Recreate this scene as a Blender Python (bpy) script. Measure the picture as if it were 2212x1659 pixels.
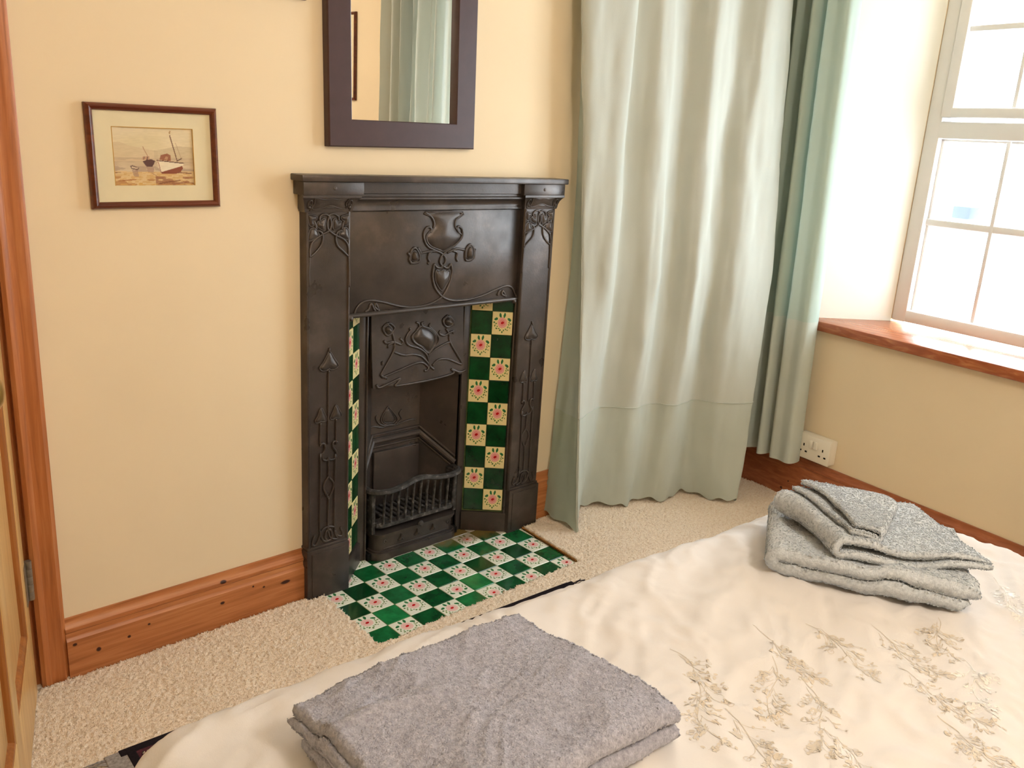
import bpy, bmesh, math, random
import numpy as np
from mathutils import Vector, Matrix

for _o in list(bpy.data.objects):
    bpy.data.objects.remove(_o)
SC = bpy.context.scene
COL = SC.collection
random.seed(7)
RNG = np.random.default_rng(11)

# ------------------------------------------------------------------ camera
CAM_R = np.array([[0.738512, -0.671737, 0.058042], [-0.143289, -0.240484, -0.960019], [0.658838, 0.700669, -0.273852]])
CAM_C = (-1.18558, -1.687738, 1.26825)
cam = bpy.data.objects.new('camera', bpy.data.cameras.new('camera'))
COL.objects.link(cam)
cam.data.sensor_fit = 'HORIZONTAL'
cam.data.sensor_width = 36.0
cam.data.lens = 36.0 * 1872.217 / 2212.0
cam.data.clip_start = 0.02
cam.matrix_world = Matrix(((CAM_R[0][0], -CAM_R[1][0], -CAM_R[2][0], CAM_C[0]),
                           (CAM_R[0][1], -CAM_R[1][1], -CAM_R[2][1], CAM_C[1]),
                           (CAM_R[0][2], -CAM_R[1][2], -CAM_R[2][2], CAM_C[2]),
                           (0, 0, 0, 1)))
SC.camera = cam

# ------------------------------------------------------------------ world, light, exposure
SKY_STRENGTH = 15.5
FILL_WATTS = 66.0
EXPOSURE = 0.0
world = bpy.data.worlds.new('overcast_sky')
SC.world = world
world.use_nodes = True
_bg = world.node_tree.nodes['Background']
_bg.inputs[0].default_value = (0.82, 0.91, 1.0, 1)
_bg.inputs[1].default_value = SKY_STRENGTH
SC.view_settings.view_transform = 'Standard'
SC.view_settings.look = 'None'
SC.view_settings.gamma = 1.0
SC.view_settings.use_curve_mapping = False
SC.view_settings.exposure = EXPOSURE

# window wall frame: s runs along the wall away from the fireplace wall, o outwards through the wall
WA = math.radians(8.98657)
DW = np.array([-math.sin(WA), -math.cos(WA), 0.0])
NW = np.array([math.cos(WA), -math.sin(WA), 0.0])
WD = 1.7206
def WB(s, o, z):
    q = DW * s + NW * (WD + o)
    return (q[0], q[1], z)

WIN_S0, WIN_S1, WIN_Z0, WIN_Z1, WIN_O = 0.022, 1.06, 0.705, 2.02, 0.28
portal = bpy.data.lights.new('window_portal', 'AREA')
portal.shape = 'RECTANGLE'
portal.size = WIN_S1 - WIN_S0 + 0.1
portal.size_y = WIN_Z1 - WIN_Z0 + 0.1
portal.cycles.is_portal = True
po = bpy.data.objects.new('window_portal', portal)
COL.objects.link(po)
_c = WB((WIN_S0 + WIN_S1) / 2, WIN_O + 0.12, (WIN_Z0 + WIN_Z1) / 2)
_m = Matrix(((DW[0], 0, NW[0], _c[0]), (DW[1], 0, NW[1], _c[1]), (0, 1, 0, _c[2]), (0, 0, 0, 1)))
_m.col[0] = Vector((-DW[0], -DW[1], 0, 0)) if Vector((DW[0], DW[1], 0)).cross(Vector((0, 0, 1))).dot(Vector(NW)) < 0 else Vector((DW[0], DW[1], 0, 0))
po.matrix_world = _m

# ------------------------------------------------------------------ material helpers
def srgb(r, g, b):
    def f(c):
        c = c / 255.0
        return c / 12.92 if c <= 0.04045 else ((c + 0.055) / 1.055) ** 2.4
    return (f(r), f(g), f(b), 1.0)

class NT:
    def __init__(self, name):
        self.m = bpy.data.materials.new(name)
        self.m.use_nodes = True
        self.t = self.m.node_tree
        self.b = self.t.nodes['Principled BSDF']
        self.out = self.t.nodes['Material Output']
    def n(self, typ, **kw):
        nd = self.t.nodes.new(typ)
        for k, v in kw.items():
            setattr(nd, k, v)
        return nd
    def l(self, a, b):
        self.t.links.new(a, b)
    def setv(self, node, **kw):
        for k, v in kw.items():
            node.inputs[k].default_value = v
    def noise(self, vec, scale, detail=3, rough=0.5, dist=0.0):
        nd = self.n('ShaderNodeTexNoise')
        nd.inputs['Scale'].default_value = scale
        nd.inputs['Detail'].default_value = detail
        nd.inputs['Roughness'].default_value = rough
        nd.inputs['Distortion'].default_value = dist
        if vec is not None:
            self.l(vec, nd.inputs['Vector'])
        return nd.outputs['Fac']
    def ramp(self, fac, stops):
        nd = self.n('ShaderNodeValToRGB')
        els = nd.color_ramp.elements
        while len(els) < len(stops):
            els.new(0.5)
        for e, (p, c) in zip(els, stops):
            e.position = p
            e.color = c
        self.l(fac, nd.inputs[0])
        return nd.outputs[0]
    def mix(self, fac, a, b, blend='MIX'):
        nd = self.n('ShaderNodeMix', data_type='RGBA', blend_type=blend)
        for v, sock in ((fac, nd.inputs[0]), (a, nd.inputs[6]), (b, nd.inputs[7])):
            if hasattr(v, 'is_linked') or hasattr(v, 'links'):
                self.l(v, sock)
            else:
                sock.default_value = v
        return nd.outputs[2]
    def math(self, op, a, b=None, clamp=False):
        nd = self.n('ShaderNodeMath', operation=op, use_clamp=clamp)
        for v, sock in ((a, nd.inputs[0]), (b, nd.inputs[1])):
            if v is None:
                continue
            if hasattr(v, 'links'):
                self.l(v, sock)
            else:
                sock.default_value = v
        return nd.outputs[0]
    def bump(self, h, strength=0.3, dist=0.01):
        nd = self.n('ShaderNodeBump')
        nd.inputs['Strength'].default_value = strength
        nd.inputs['Distance'].default_value = dist
        self.l(h, nd.inputs['Height'])
        self.l(nd.outputs[0], self.b.inputs['Normal'])
    def coord(self, kind='Object'):
        return self.n('ShaderNodeTexCoord').outputs[kind]
    def pos(self):
        return self.n('ShaderNodeNewGeometry').outputs['Position']
    def mapping(self, vec, scale=(1, 1, 1), rot=(0, 0, 0), loc=(0, 0, 0), vtype='POINT'):
        nd = self.n('ShaderNodeMapping', vector_type=vtype)
        nd.inputs['Location'].default_value = loc
        nd.inputs['Rotation'].default_value = rot
        nd.inputs['Scale'].default_value = scale
        self.l(vec, nd.inputs['Vector'])
        return nd.outputs[0]

def plain(name, col, rough=0.5, spec=0.5, metallic=0.0, var=0.06, scale=30, bump=0.0, bscale=200):
    t = NT(name)
    c = t.pos()
    f = t.noise(c, scale, 4)
    lo = tuple(max(0, x * (1 - var)) for x in col[:3]) + (1,)
    hi = tuple(min(1, x * (1 + var)) for x in col[:3]) + (1,)
    t.l(t.ramp(f, [(0.3, lo), (0.7, hi)]), t.b.inputs['Base Color'])
    t.setv(t.b, Roughness=rough, Metallic=metallic)
    t.b.inputs['Specular IOR Level'].default_value = spec
    if bump:
        t.bump(t.noise(c, bscale, 4), bump, 0.002)
    return t.m

M = {}
M['wall'] = plain('cream_wall_paint', srgb(237, 218, 184), 0.75, 0.25, var=0.02, scale=3, bump=0.10, bscale=90)
M['reveal'] = plain('white_reveal_paint', srgb(240, 238, 226), 0.7, 0.25, var=0.01, scale=3, bump=0.08, bscale=90)
M['ceiling'] = plain('white_ceiling_paint', srgb(240, 236, 226), 0.8, 0.2, var=0.01)
M['white_frame'] = plain('white_window_frame', srgb(232, 230, 226), 0.3, 0.5, var=0.01)
M['plastic'] = plain('white_plastic', srgb(236, 228, 210), 0.3, 0.5, var=0.01)
M['dark'] = plain('dark_hole', srgb(20, 18, 16), 0.8, 0.2, var=0.1)
M['sub'] = plain('hessian_underlay', srgb(150, 105, 55), 0.9, 0.1, var=0.15, scale=300)
M['render'] = plain('white_house_render', srgb(245, 245, 245), 0.8, 0.2, var=0.01)
M['slate'] = plain('blue_grey_lantern', srgb(44, 52, 66), 0.5, 0.5, var=0.05)
M['brass'] = plain('aged_brass', srgb(190, 150, 80), 0.3, 0.5, metallic=0.9, var=0.1)
M['steel'] = plain('worn_steel_hinge', srgb(150, 140, 125), 0.4, 0.5, metallic=0.7, var=0.2, scale=80)
M['mattress'] = plain('white_mattress', srgb(230, 225, 215), 0.8, 0.2)
M['bedbase'] = plain('beige_divan_cloth', srgb(170, 155, 135), 0.9, 0.1)

def iron_mat():
    t = NT('blackened_cast_iron')
    c = t.pos()
    f1 = t.noise(c, 9, 5, 0.6)
    f2 = t.noise(c, 220, 3)
    col = t.ramp(f1, [(0.3, srgb(60, 54, 50)), (0.55, srgb(74, 66, 61)), (0.75, srgb(98, 87, 79))])
    t.l(col, t.b.inputs['Base Color'])
    t.setv(t.b, Metallic=0.35)
    t.l(t.ramp(t.noise(c, 14, 4), [(0.3, (0.26,) * 3 + (1,)), (0.7, (0.44,) * 3 + (1,))]), t.b.inputs['Roughness'])
    t.bump(f2, 0.25, 0.0008)
    return t.m
M['iron'] = iron_mat()

def soot_mat():
    t = NT('sooty_grate_iron')
    c = t.pos()
    f = t.noise(c, 60, 4, 0.6)
    t.l(t.ramp(f, [(0.38, srgb(46, 44, 43)), (0.58, srgb(74, 71, 69)), (0.74, srgb(136, 131, 126))]), t.b.inputs['Base Color'])
    t.setv(t.b, Roughness=0.6, Metallic=0.2)
    t.bump(t.noise(c, 300, 3), 0.4, 0.001)
    return t.m
M['grate'] = soot_mat()

def wood_mat(name, a, b, c_, along, rough=0.4, knots=True, ks=5.0, marks=()):
    """pine: long grain streaks along one axis plus knots"""
    t = NT(name)
    co = t.pos()
    sc = {'x': (1.2, 26, 26), 'y': (26, 1.2, 26), 'z': (26, 26, 1.2)}[along]
    g = t.noise(t.mapping(co, scale=sc), 3.0, 5, 0.6, 0.6)
    col = t.ramp(g, [(0.25, a), (0.5, b), (0.75, c_)])
    if knots:
        ksc = {'x': (0.55, 1, 1.0), 'y': (1, 0.55, 1.0), 'z': (1, 1, 0.55)}[along]
        v = t.n('ShaderNodeTexVoronoi')
        v.inputs['Scale'].default_value = ks
        t.l(t.mapping(co, scale=ksc), v.inputs['Vector'])
        k = t.ramp(v.outputs['Distance'], [(0.06, (1, 1, 1, 1)), (0.10, (0, 0, 0, 1))])
        col = t.mix(k, col, srgb(70, 30, 12))
    for (mx_, my_, mz_, r1, r2) in marks:      # single knots where the board has them
        m = t.mapping(co, scale=((r1, 0.3, r2) if along == 'x' else (0.3, r2, r2)), loc=(mx_, my_, mz_), vtype='TEXTURE')
        ln = t.n('ShaderNodeVectorMath', operation='LENGTH')
        t.l(m, ln.inputs[0])
        kk = t.ramp(t.math('ADD', ln.outputs['Value'], t.math('MULTIPLY', g, 0.5)), [(0.75, (1, 1, 1, 1)), (1.0, (0.35, 0.35, 0.35, 1)), (1.0, (0, 0, 0, 1))])
        col = t.mix(kk, col, srgb(58, 24, 12))
    t.l(col, t.b.inputs['Base Color'])
    t.setv(t.b, Roughness=rough)
    t.bump(g, 0.08, 0.003)
    return t.m
M['pine_x'] = wood_mat('varnished_pine_along_wall', srgb(150, 88, 46), srgb(182, 114, 66), srgb(202, 138, 88), 'x', knots=False, marks=[(-0.700, 0.242, 0.087, 0.007, 0.005), (-0.65, 0.242, 0.056, 0.008, 0.008), (-0.58, 0.242, 0.063, 0.006, 0.0055), (-0.532, 0.242, 0.079, 0.005, 0.004), (-0.346, 0.242, 0.072, 0.009, 0.006), (-0.34, 0.242, 0.128, 0.012, 0.006), (-0.261, 0.242, 0.091, 0.004, 0.004), (-0.231, 0.242, 0.08, 0.005, 0.004), (-0.168, 0.242, 0.074, 0.018, 0.007)])
M['pine_y'] = wood_mat('varnished_pine_window_side', srgb(132, 72, 42), srgb(160, 92, 56), srgb(182, 112, 72), 'y', knots=False, marks=[(1.719, -0.143, 0.035, 0.2, 0.008), (1.715, -0.170, 0.070, 0.2, 0.005)])
M['pine_z'] = wood_mat('varnished_pine_upright', srgb(148, 84, 42), srgb(180, 108, 58), srgb(202, 134, 80), 'z', knots=False)
M['door_pine'] = wood_mat('pale_pine_door', srgb(196, 148, 86), srgb(216, 172, 108), srgb(230, 192, 132), 'z', 0.35, ks=3.0)
M['door_mould'] = wood_mat('brown_door_moulding', srgb(130, 70, 24), srgb(156, 92, 36), srgb(176, 110, 50), 'z', 0.4, False)
M['sill'] = wood_mat('oak_window_sill', srgb(140, 72, 42), srgb(164, 90, 54), srgb(196, 130, 84), 'y', 0.25, False)
M['frame_wood'] = wood_mat('dark_mahogany_frame', srgb(72, 30, 14), srgb(98, 44, 22), srgb(120, 60, 30), 'x', 0.3, False)
M['mirror_wood'] = plain('dark_purple_brown_wood', srgb(64, 40, 40), 0.42, 0.5, var=0.08, scale=40)

def mirror_mat():
    t = NT('silvered_mirror_glass')
    t.l(t.ramp(t.noise(t.pos(), 2, 1), [(0, (0.93, 0.93, 0.92, 1)), (1, (0.95, 0.95, 0.94, 1))]), t.b.inputs['Base Color'])
    t.setv(t.b, Metallic=1.0, Roughness=0.0)
    return t.m
M['mirror'] = mirror_mat()

def glass_mat(name, tint, refl, rough):
    t = NT(name)
    tr = t.n('ShaderNodeBsdfTransparent')
    tr.inputs[0].default_value = tint
    gl = t.n('ShaderNodeBsdfGlossy')
    gl.inputs['Roughness'].default_value = rough
    mx = t.n('ShaderNodeMixShader')
    mx.inputs[0].default_value = refl
    t.l(tr.outputs[0], mx.inputs[1])
    t.l(gl.outputs[0], mx.inputs[2])
    t.l(mx.outputs[0], t.out.inputs['Surface'])
    return t.m
M['glass'] = glass_mat('clear_window_glass', (0.97, 0.98, 0.98, 1), 0.05, 0.01)
M['picture_glass'] = glass_mat('picture_glass', (0.99, 0.99, 0.99, 1), 0.03, 0.02)

def cloth_mat(name, col, col2, trans, scale=900, rough=0.9, bump=0.25):
    t = NT(name)
    c = t.pos()
    w = t.noise(t.mapping(c, scale=(1, 1, 0.25)), scale, 2)
    w2 = t.noise(t.mapping(c, scale=(0.25, 0.25, 1)), scale, 2)
    h = t.math('ADD', w, w2)
    t.l(t.mix(t.noise(c, 12, 3), col, col2), t.b.inputs['Base Color'])
    t.setv(t.b, Roughness=rough)
    t.b.inputs['Specular IOR Level'].default_value = 0.2
    t.bump(h, bump, 0.0008)
    if trans > 0:
        tl = t.n('ShaderNodeBsdfTranslucent')
        tl.inputs[0].default_value = col
        mx = t.n('ShaderNodeMixShader')
        mx.inputs[0].default_value = trans
        t.l(t.b.outputs[0], mx.inputs[1])
        t.l(tl.outputs[0], mx.inputs[2])
        t.l(mx.outputs[0], t.out.inputs['Surface'])
    return t.m
M['curtain'] = cloth_mat('pale_sage_curtain_cotton', srgb(214, 217, 207), srgb(207, 212, 202), 0.22)
M['curtain_hem'] = cloth_mat('pale_sage_curtain_hem', srgb(205, 211, 200), srgb(199, 206, 195), 0.18)
M['lining'] = cloth_mat('sea_green_curtain_lining', srgb(194, 208, 196), srgb(186, 202, 190), 0.25)
M['duvet'] = cloth_mat('cream_duvet_cotton', srgb(230, 226, 224), srgb(225, 219, 214), 0.0, 700, 0.75, 0.15)
M['lining_pale'] = cloth_mat('pale_curtain_lining', srgb(200, 213, 208), srgb(194, 208, 203), 0.3)
M['stitch'] = cloth_mat('tan_embroidery_thread', srgb(219, 208, 192), srgb(211, 198, 180), 0.0, 1500, 0.5, 0.2)
M['stitch_white'] = cloth_mat('white_satin_embroidery', srgb(240, 236, 230), srgb(234, 228, 218), 0.0, 1500, 0.35, 0.2)

def towel_mat(name, lo, mid, hi):
    t = NT(name)
    c = t.pos()
    v = t.n('ShaderNodeTexVoronoi')
    v.inputs['Scale'].default_value = 420
    t.l(t.mapping(c, scale=(1, 1, 0.8)), v.inputs['Vector'])
    f = t.noise(c, 160, 5, 0.7)
    t.l(t.ramp(f, [(0.3, lo), (0.5, mid), (0.72, hi)]), t.b.inputs['Base Color'])
    t.setv(t.b, Roughness=1.0)
    t.b.inputs['Specular IOR Level'].default_value = 0.05
    t.b.inputs['Sheen Weight'].default_value = 0.25
    t.b.inputs['Sheen Roughness'].default_value = 0.6
    t.bump(t.math('ADD', t.math('MULTIPLY', v.outputs['Distance'], -1.0), f), 0.35, 0.003)
    return t.m
M['towel_dark'] = towel_mat('mid_grey_terry', srgb(138, 138, 150), srgb(164, 164, 176), srgb(190, 190, 202))
M['towel_light'] = towel_mat('silver_grey_terry', srgb(176, 184, 192), srgb(200, 207, 214), srgb(222, 228, 233))

def carpet_mat():
    t = NT('cream_loop_pile')
    c = t.pos()
    f = t.noise(c, 130, 4, 0.7)
    g = t.noise(c, 2.2, 3)
    base = t.ramp(f, [(0.28, srgb(214, 187, 156)), (0.45, srgb(240, 221, 198)), (0.7, srgb(250, 238, 222))])
    t.l(t.mix(t.math('MULTIPLY', g, 0.12), base, srgb(200, 176, 140)), t.b.inputs['Base Color'])
    t.setv(t.b, Roughness=1.0)
    t.b.inputs['Specular IOR Level'].default_value = 0.05
    t.bump(f, 0.6, 0.004)
    return t.m
M['carpet'] = carpet_mat()

def rug_mat():
    t = NT('burgundy_woven_rug')
    c = t.pos()
    f = t.noise(c, 240, 3)
    t.l(t.ramp(f, [(0.3, srgb(42, 14, 24)), (0.55, srgb(74, 22, 38)), (0.8, srgb(96, 40, 50))]), t.b.inputs['Base Color'])
    t.setv(t.b, Roughness=0.95)
    t.bump(f, 0.6, 0.002)
    return t.m
M['rug'] = rug_mat()
M['rug_dark'] = plain('black_rug_border', srgb(34, 28, 32), 0.95, 0.1, var=0.2, scale=200)
M['rug_cream'] = plain('cream_rug_stitch', srgb(196, 178, 160), 0.95, 0.1, var=0.2, scale=200)
M['fringe'] = plain('grey_rug_fringe', srgb(150, 144, 140), 0.95, 0.1, var=0.3, scale=200)

def stain(t, c, base):
    """sooty ochre stain that sits on the tiles at the back of the hearth by the grate"""
    m = t.mapping(c, scale=(0.30, 0.085, 1), loc=(0.60, 0.315, 0), vtype='TEXTURE')
    ln = t.n('ShaderNodeVectorMath', operation='LENGTH')
    t.l(m, ln.inputs[0])
    d = t.math('ADD', ln.outputs['Value'], t.math('MULTIPLY', t.noise(c, 40, 4, 0.6), 0.9))
    k = t.math('SUBTRACT', 1.45, d, True)
    k = t.math('MULTIPLY', k, 2.2, True)
    sx = t.n('ShaderNodeSeparateXYZ')
    t.l(c, sx.inputs[0])
    k = t.math('MULTIPLY', k, t.math('LESS_THAN', sx.outputs['Z'], 0.02))
    k = t.math('MULTIPLY', k, 0.75)
    return t.mix(k, base, srgb(120, 88, 44))

def green_tile():
    t = NT('green_glazed_tile')
    c = t.pos()
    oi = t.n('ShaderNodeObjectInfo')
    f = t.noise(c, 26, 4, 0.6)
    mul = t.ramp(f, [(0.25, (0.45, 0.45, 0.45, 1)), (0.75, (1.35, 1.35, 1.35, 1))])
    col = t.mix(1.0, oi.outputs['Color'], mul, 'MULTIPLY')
    col = stain(t, c, col)
    t.l(col, t.b.inputs['Base Color'])
    t.setv(t.b, Roughness=0.14)
    t.bump(t.noise(c, 55, 2), 0.05, 0.002)
    return t.m
M['green_tile'] = green_tile()

def rose_tile():
    t = NT('rose_painted_tile')
    uv = t.n('ShaderNodeTexCoord').outputs['UV']
    c = t.pos()
    wob = t.n('ShaderNodeTexNoise')
    wob.inputs['Scale'].default_value = 9
    t.l(uv, wob.inputs['Vector'])
    sub = t.n('ShaderNodeVectorMath', operation='SUBTRACT')
    t.l(wob.outputs['Color'], sub.inputs[0])
    sub.inputs[1].default_value = (0.5, 0.5, 0.5)
    scl = t.n('ShaderNodeVectorMath', operation='SCALE')
    scl.inputs['Scale'].default_value = 0.05
    t.l(sub.outputs[0], scl.inputs[0])
    add = t.n('ShaderNodeVectorMath', operation='ADD')
    t.l(uv, add.inputs[0])
    t.l(scl.outputs[0], add.inputs[1])
    P = add.outputs[0]
    def ell(cx, cy, a, b, rot):
        m = t.mapping(P, scale=(a, b, 1), rot=(0, 0, math.radians(rot)), loc=(cx, cy, 0), vtype='TEXTURE')
        ln = t.n('ShaderNodeVectorMath', operation='LENGTH')
        t.l(m, ln.inputs[0])
        return ln.outputs['Value']
    oi = t.n('ShaderNodeObjectInfo')
    col = oi.outputs['Color']
    col = t.mix(t.math('MULTIPLY', t.noise(c, 18, 3), 0.12), col, srgb(222, 214, 170))
    leaves = None
    L = [(0.40, 0.85, 0.055, 0.105, 14), (0.60, 0.85, 0.055, 0.105, -14), (0.19, 0.69, 0.095, 0.06, 25), (0.84, 0.68, 0.095, 0.06, -35)]
    small = [(0.10, 0.54, .045), (0.20, 0.49, .04), (0.14, 0.40, .045), (0.25, 0.37, .035), (0.22, 0.28, .045), (0.34, 0.27, .04), (0.40, 0.20, .05),
             (0.50, 0.13, .055), (0.58, 0.21, .045), (0.68, 0.26, .04), (0.76, 0.22, .035), (0.78, 0.35, .045), (0.88, 0.33, .035), (0.82, 0.46, .04), (0.91, 0.50, .045), (0.83, 0.56, .035)]
    for e in L:
        v = t.math('LESS_THAN', ell(*e), 1.0)
        leaves = v if leaves is None else t.math('MAXIMUM', leaves, v)
    dots = None
    for i, (x, y, r) in enumerate(small):
        v = t.math('LESS_THAN', ell(x, y, r, r * 0.72, 37 * i), 1.0)
        dots = v if dots is None else t.math('MAXIMUM', dots, v)
    gcol = t.ramp(t.noise(P, 14, 2), [(0.3, srgb(18, 92, 50)), (0.7, srgb(70, 140, 84))])
    dcol = t.ramp(t.noise(P, 14, 2), [(0.3, srgb(64, 120, 62)), (0.7, srgb(130, 150, 84))])
    col = t.mix(dots, col, dcol)
    col = t.mix(leaves, col, gcol)
    d = ell(0.5, 0.53, 0.225, 0.225, 0)
    rose = t.ramp(t.math('ADD', d, t.math('MULTIPLY', t.noise(P, 8, 2), 0.12)), [(0.28, srgb(226, 108, 104)), (0.45, srgb(240, 168, 158)), (0.62, srgb(232, 140, 132)), (0.85, srgb(243, 184, 176)), (1.0, srgb(236, 160, 152))])
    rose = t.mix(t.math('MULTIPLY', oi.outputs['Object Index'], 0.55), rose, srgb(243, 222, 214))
    col = t.mix(t.math('LESS_THAN', d, 1.0), col, rose)
    col = t.mix(t.math('LESS_THAN', ell(0.51, 0.53, 0.085, 0.055, 20), 1.0), col, srgb(196, 28, 34))
    col = stain(t, c, col)
    t.l(col, t.b.inputs['Base Color'])
    t.setv(t.b, Roughness=0.16)
    return t.m
M['rose_tile'] = rose_tile()
M['grout'] = plain('dark_green_grout', srgb(96, 112, 70), 0.9, 0.1, var=0.25, scale=60)

def paint_mat():
    t = NT('watercolour_print')
    a = t.n('ShaderNodeVertexColor')
    a.layer_name = 'paint'
    t.l(a.outputs['Color'], t.b.inputs['Base Color'])
    t.setv(t.b, Roughness=0.8)
    return t.m
M['paint'] = paint_mat()
M['mount'] = plain('cream_picture_mount', srgb(236, 224, 188), 0.9, 0.1, var=0.02)
M['mount_edge'] = plain('gilt_mount_line', srgb(196, 150, 70), 0.8, 0.2, var=0.1)

def lampshade_mat():
    t = NT('paper_lamp_shade')
    t.l(t.ramp(t.noise(t.pos(), 30, 2), [(0, srgb(250, 238, 214)), (1, srgb(255, 244, 224))]), t.b.inputs['Base Color'])
    t.setv(t.b, Roughness=0.9)
    return t.m
M['shade'] = lampshade_mat()

# ------------------------------------------------------------------ mesh helpers
def root_of(o):
    while o is not None and o.parent is not None:
        o = o.parent
    return o

def thing(name, loc, label=None, cat=None, group=None, kind=None):
    o = bpy.data.objects.new(name, None)
    o.empty_display_size = 0.05
    COL.objects.link(o)
    o.location = loc
    tag(o, label, cat, group, kind)
    return o

def tag(o, label=None, cat=None, group=None, kind=None):
    if label: o['label'] = label
    if cat: o['category'] = cat
    if group: o['group'] = group
    if kind: o['kind'] = kind
    return o

def mk(name, verts, faces, mat, parent=None, smooth=False, uvs=None, label=None, cat=None, group=None, kind=None):
    """verts in world coordinates; stored relative to the thing's origin"""
    V = np.asarray(verts, dtype=float).reshape(-1, 3)
    r = root_of(parent)
    if r is not None:
        off = np.array(r.location)
    else:
        off = np.array([(V[:, 0].min() + V[:, 0].max()) / 2, (V[:, 1].min() + V[:, 1].max()) / 2, V[:, 2].min()])
    me = bpy.data.meshes.new(name)
    me.from_pydata((V - off).tolist(), [], [tuple(int(i) for i in f) for f in faces])
    if isinstance(mat, (list, tuple)):
        for m in mat: me.materials.append(m)
    else:
        me.materials.append(mat)
    if smooth is True:
        me.polygons.foreach_set('use_smooth', [True] * len(me.polygons))
    me.update()
    if smooth == 'auto':
        me.polygons.foreach_set('use_smooth', [True] * len(me.polygons))
        me.set_sharp_from_angle(angle=math.radians(35))
    o = bpy.data.objects.new(name, me)
    COL.objects.link(o)
    if parent is not None:
        o.parent = parent
    else:
        o.location = off
    if label is not None or cat is not None or kind is not None:
        tag(o, label, cat, group, kind)
    return o

def mk_np(name, V, F, mat, parent=None, smooth=True, **kw):
    """fast path for big quad meshes"""
    V = np.asarray(V, dtype=np.float32)
    F = np.asarray(F, dtype=np.int32)
    r = root_of(parent)
    if r is not None:
        off = np.array(r.location, dtype=np.float32)
    else:
        off = np.array([(V[:, 0].min() + V[:, 0].max()) / 2, (V[:, 1].min() + V[:, 1].max()) / 2, V[:, 2].min()], dtype=np.float32)
    me = bpy.data.meshes.new(name)
    me.vertices.add(len(V)); me.vertices.foreach_set('co', (V - off).ravel())
    k = F.shape[1]
    me.loops.add(F.size); me.loops.foreach_set('vertex_index', F.ravel())
    me.polygons.add(len(F)); me.polygons.foreach_set('loop_start', np.arange(0, F.size, k, dtype=np.int32))
    me.materials.append(mat)
    me.update(calc_edges=True)
    me.validate()
    if smooth:
        me.polygons.foreach_set('use_smooth', np.ones(len(me.polygons), dtype=bool))
    o = bpy.data.objects.new(name, me)
    COL.objects.link(o)
    if parent is not None:
        o.parent = parent
    else:
        o.location = off.tolist()
    if kw:
        tag(o, kw.get('label'), kw.get('cat'), kw.get('group'), kw.get('kind'))
    return o

class Acc:
    """collects several pieces of ONE part"""
    def __init__(self):
        self.v = []; self.f = []
    def add(self, v, f):
        b = len(self.v)
        self.v += [tuple(x) for x in v]
        self.f += [tuple(i + b for i in q) for q in f]
        return self
    def build(self, name, mat, parent=None, smooth=False, **kw):
        return mk(name, self.v, self.f, mat, parent, smooth, **kw)

BOXF = [(0, 3, 2, 1), (4, 5, 6, 7), (0, 1, 5, 4), (1, 2, 6, 5), (2, 3, 7, 6), (3, 0, 4, 7)]
def boxg(x0, x1, y0, y1, z0, z1, fr=None):
    v = [(x0, y0, z0), (x1, y0, z0), (x1, y1, z0), (x0, y1, z0), (x0, y0, z1), (x1, y0, z1), (x1, y1, z1), (x0, y1, z1)]
    if fr: v = [fr(*p) for p in v]
    return v, BOXF

def bevbox(x0, x1, y0, y1, z0, z1, b=0.004, fr=None, seg=2):
    """box with bevelled edges; fr maps local to world"""
    bm = bmesh.new()
    vs = [bm.verts.new(p) for p in boxg(x0, x1, y0, y1, z0, z1)[0]]
    for f in BOXF: bm.faces.new([vs[i] for i in f])
    bmesh.ops.recalc_face_normals(bm, faces=bm.faces)
    bmesh.ops.bevel(bm, geom=list(bm.edges), offset=min(b, 0.45 * min(abs(x1 - x0), abs(y1 - y0), abs(z1 - z0))), segments=seg, affect='EDGES', profile=0.5)
    v = [tuple(p.co) for p in bm.verts]
    bm.verts.index_update()
    f = [tuple(p.index for p in q.verts) for q in bm.faces]
    bm.free()
    if fr: v = [fr(*p) for p in v]
    return v, f

def prism(profile, a, b, fr):
    """closed 2D profile (p,q) swept straight from a to b; fr(t,p,q)->world"""
    n = len(profile)
    v = [fr(a, *p) for p in profile] + [fr(b, *p) for p in profile]
    f = [(i, (i + 1) % n, n + (i + 1) % n, n + i) for i in range(n)]
    f += [tuple(reversed(range(n))), tuple(range(n, 2 * n))]
    return v, f

def catmull(pts, per=6, closed=False):
    P = [np.array(p, float) for p in pts]
    n = len(P)
    if n < 3 and not closed: return P
    out = []
    rng = range(n) if closed else range(n - 1)
    for i in rng:
        if closed:
            p0, p1, p2, p3 = P[(i - 1) % n], P[i], P[(i + 1) % n], P[(i + 2) % n]
        else:
            p0, p1, p2, p3 = P[max(i - 1, 0)], P[i], P[i + 1], P[min(i + 2, n - 1)]
        for k in range(per):
            t = k / per
            out.append(0.5 * ((2 * p1) + (-p0 + p2) * t + (2 * p0 - 5 * p1 + 4 * p2 - p3) * t * t + (-p0 + 3 * p1 - 3 * p2 + p3) * t ** 3))
    if not closed: out.append(P[-1])
    return out

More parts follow.
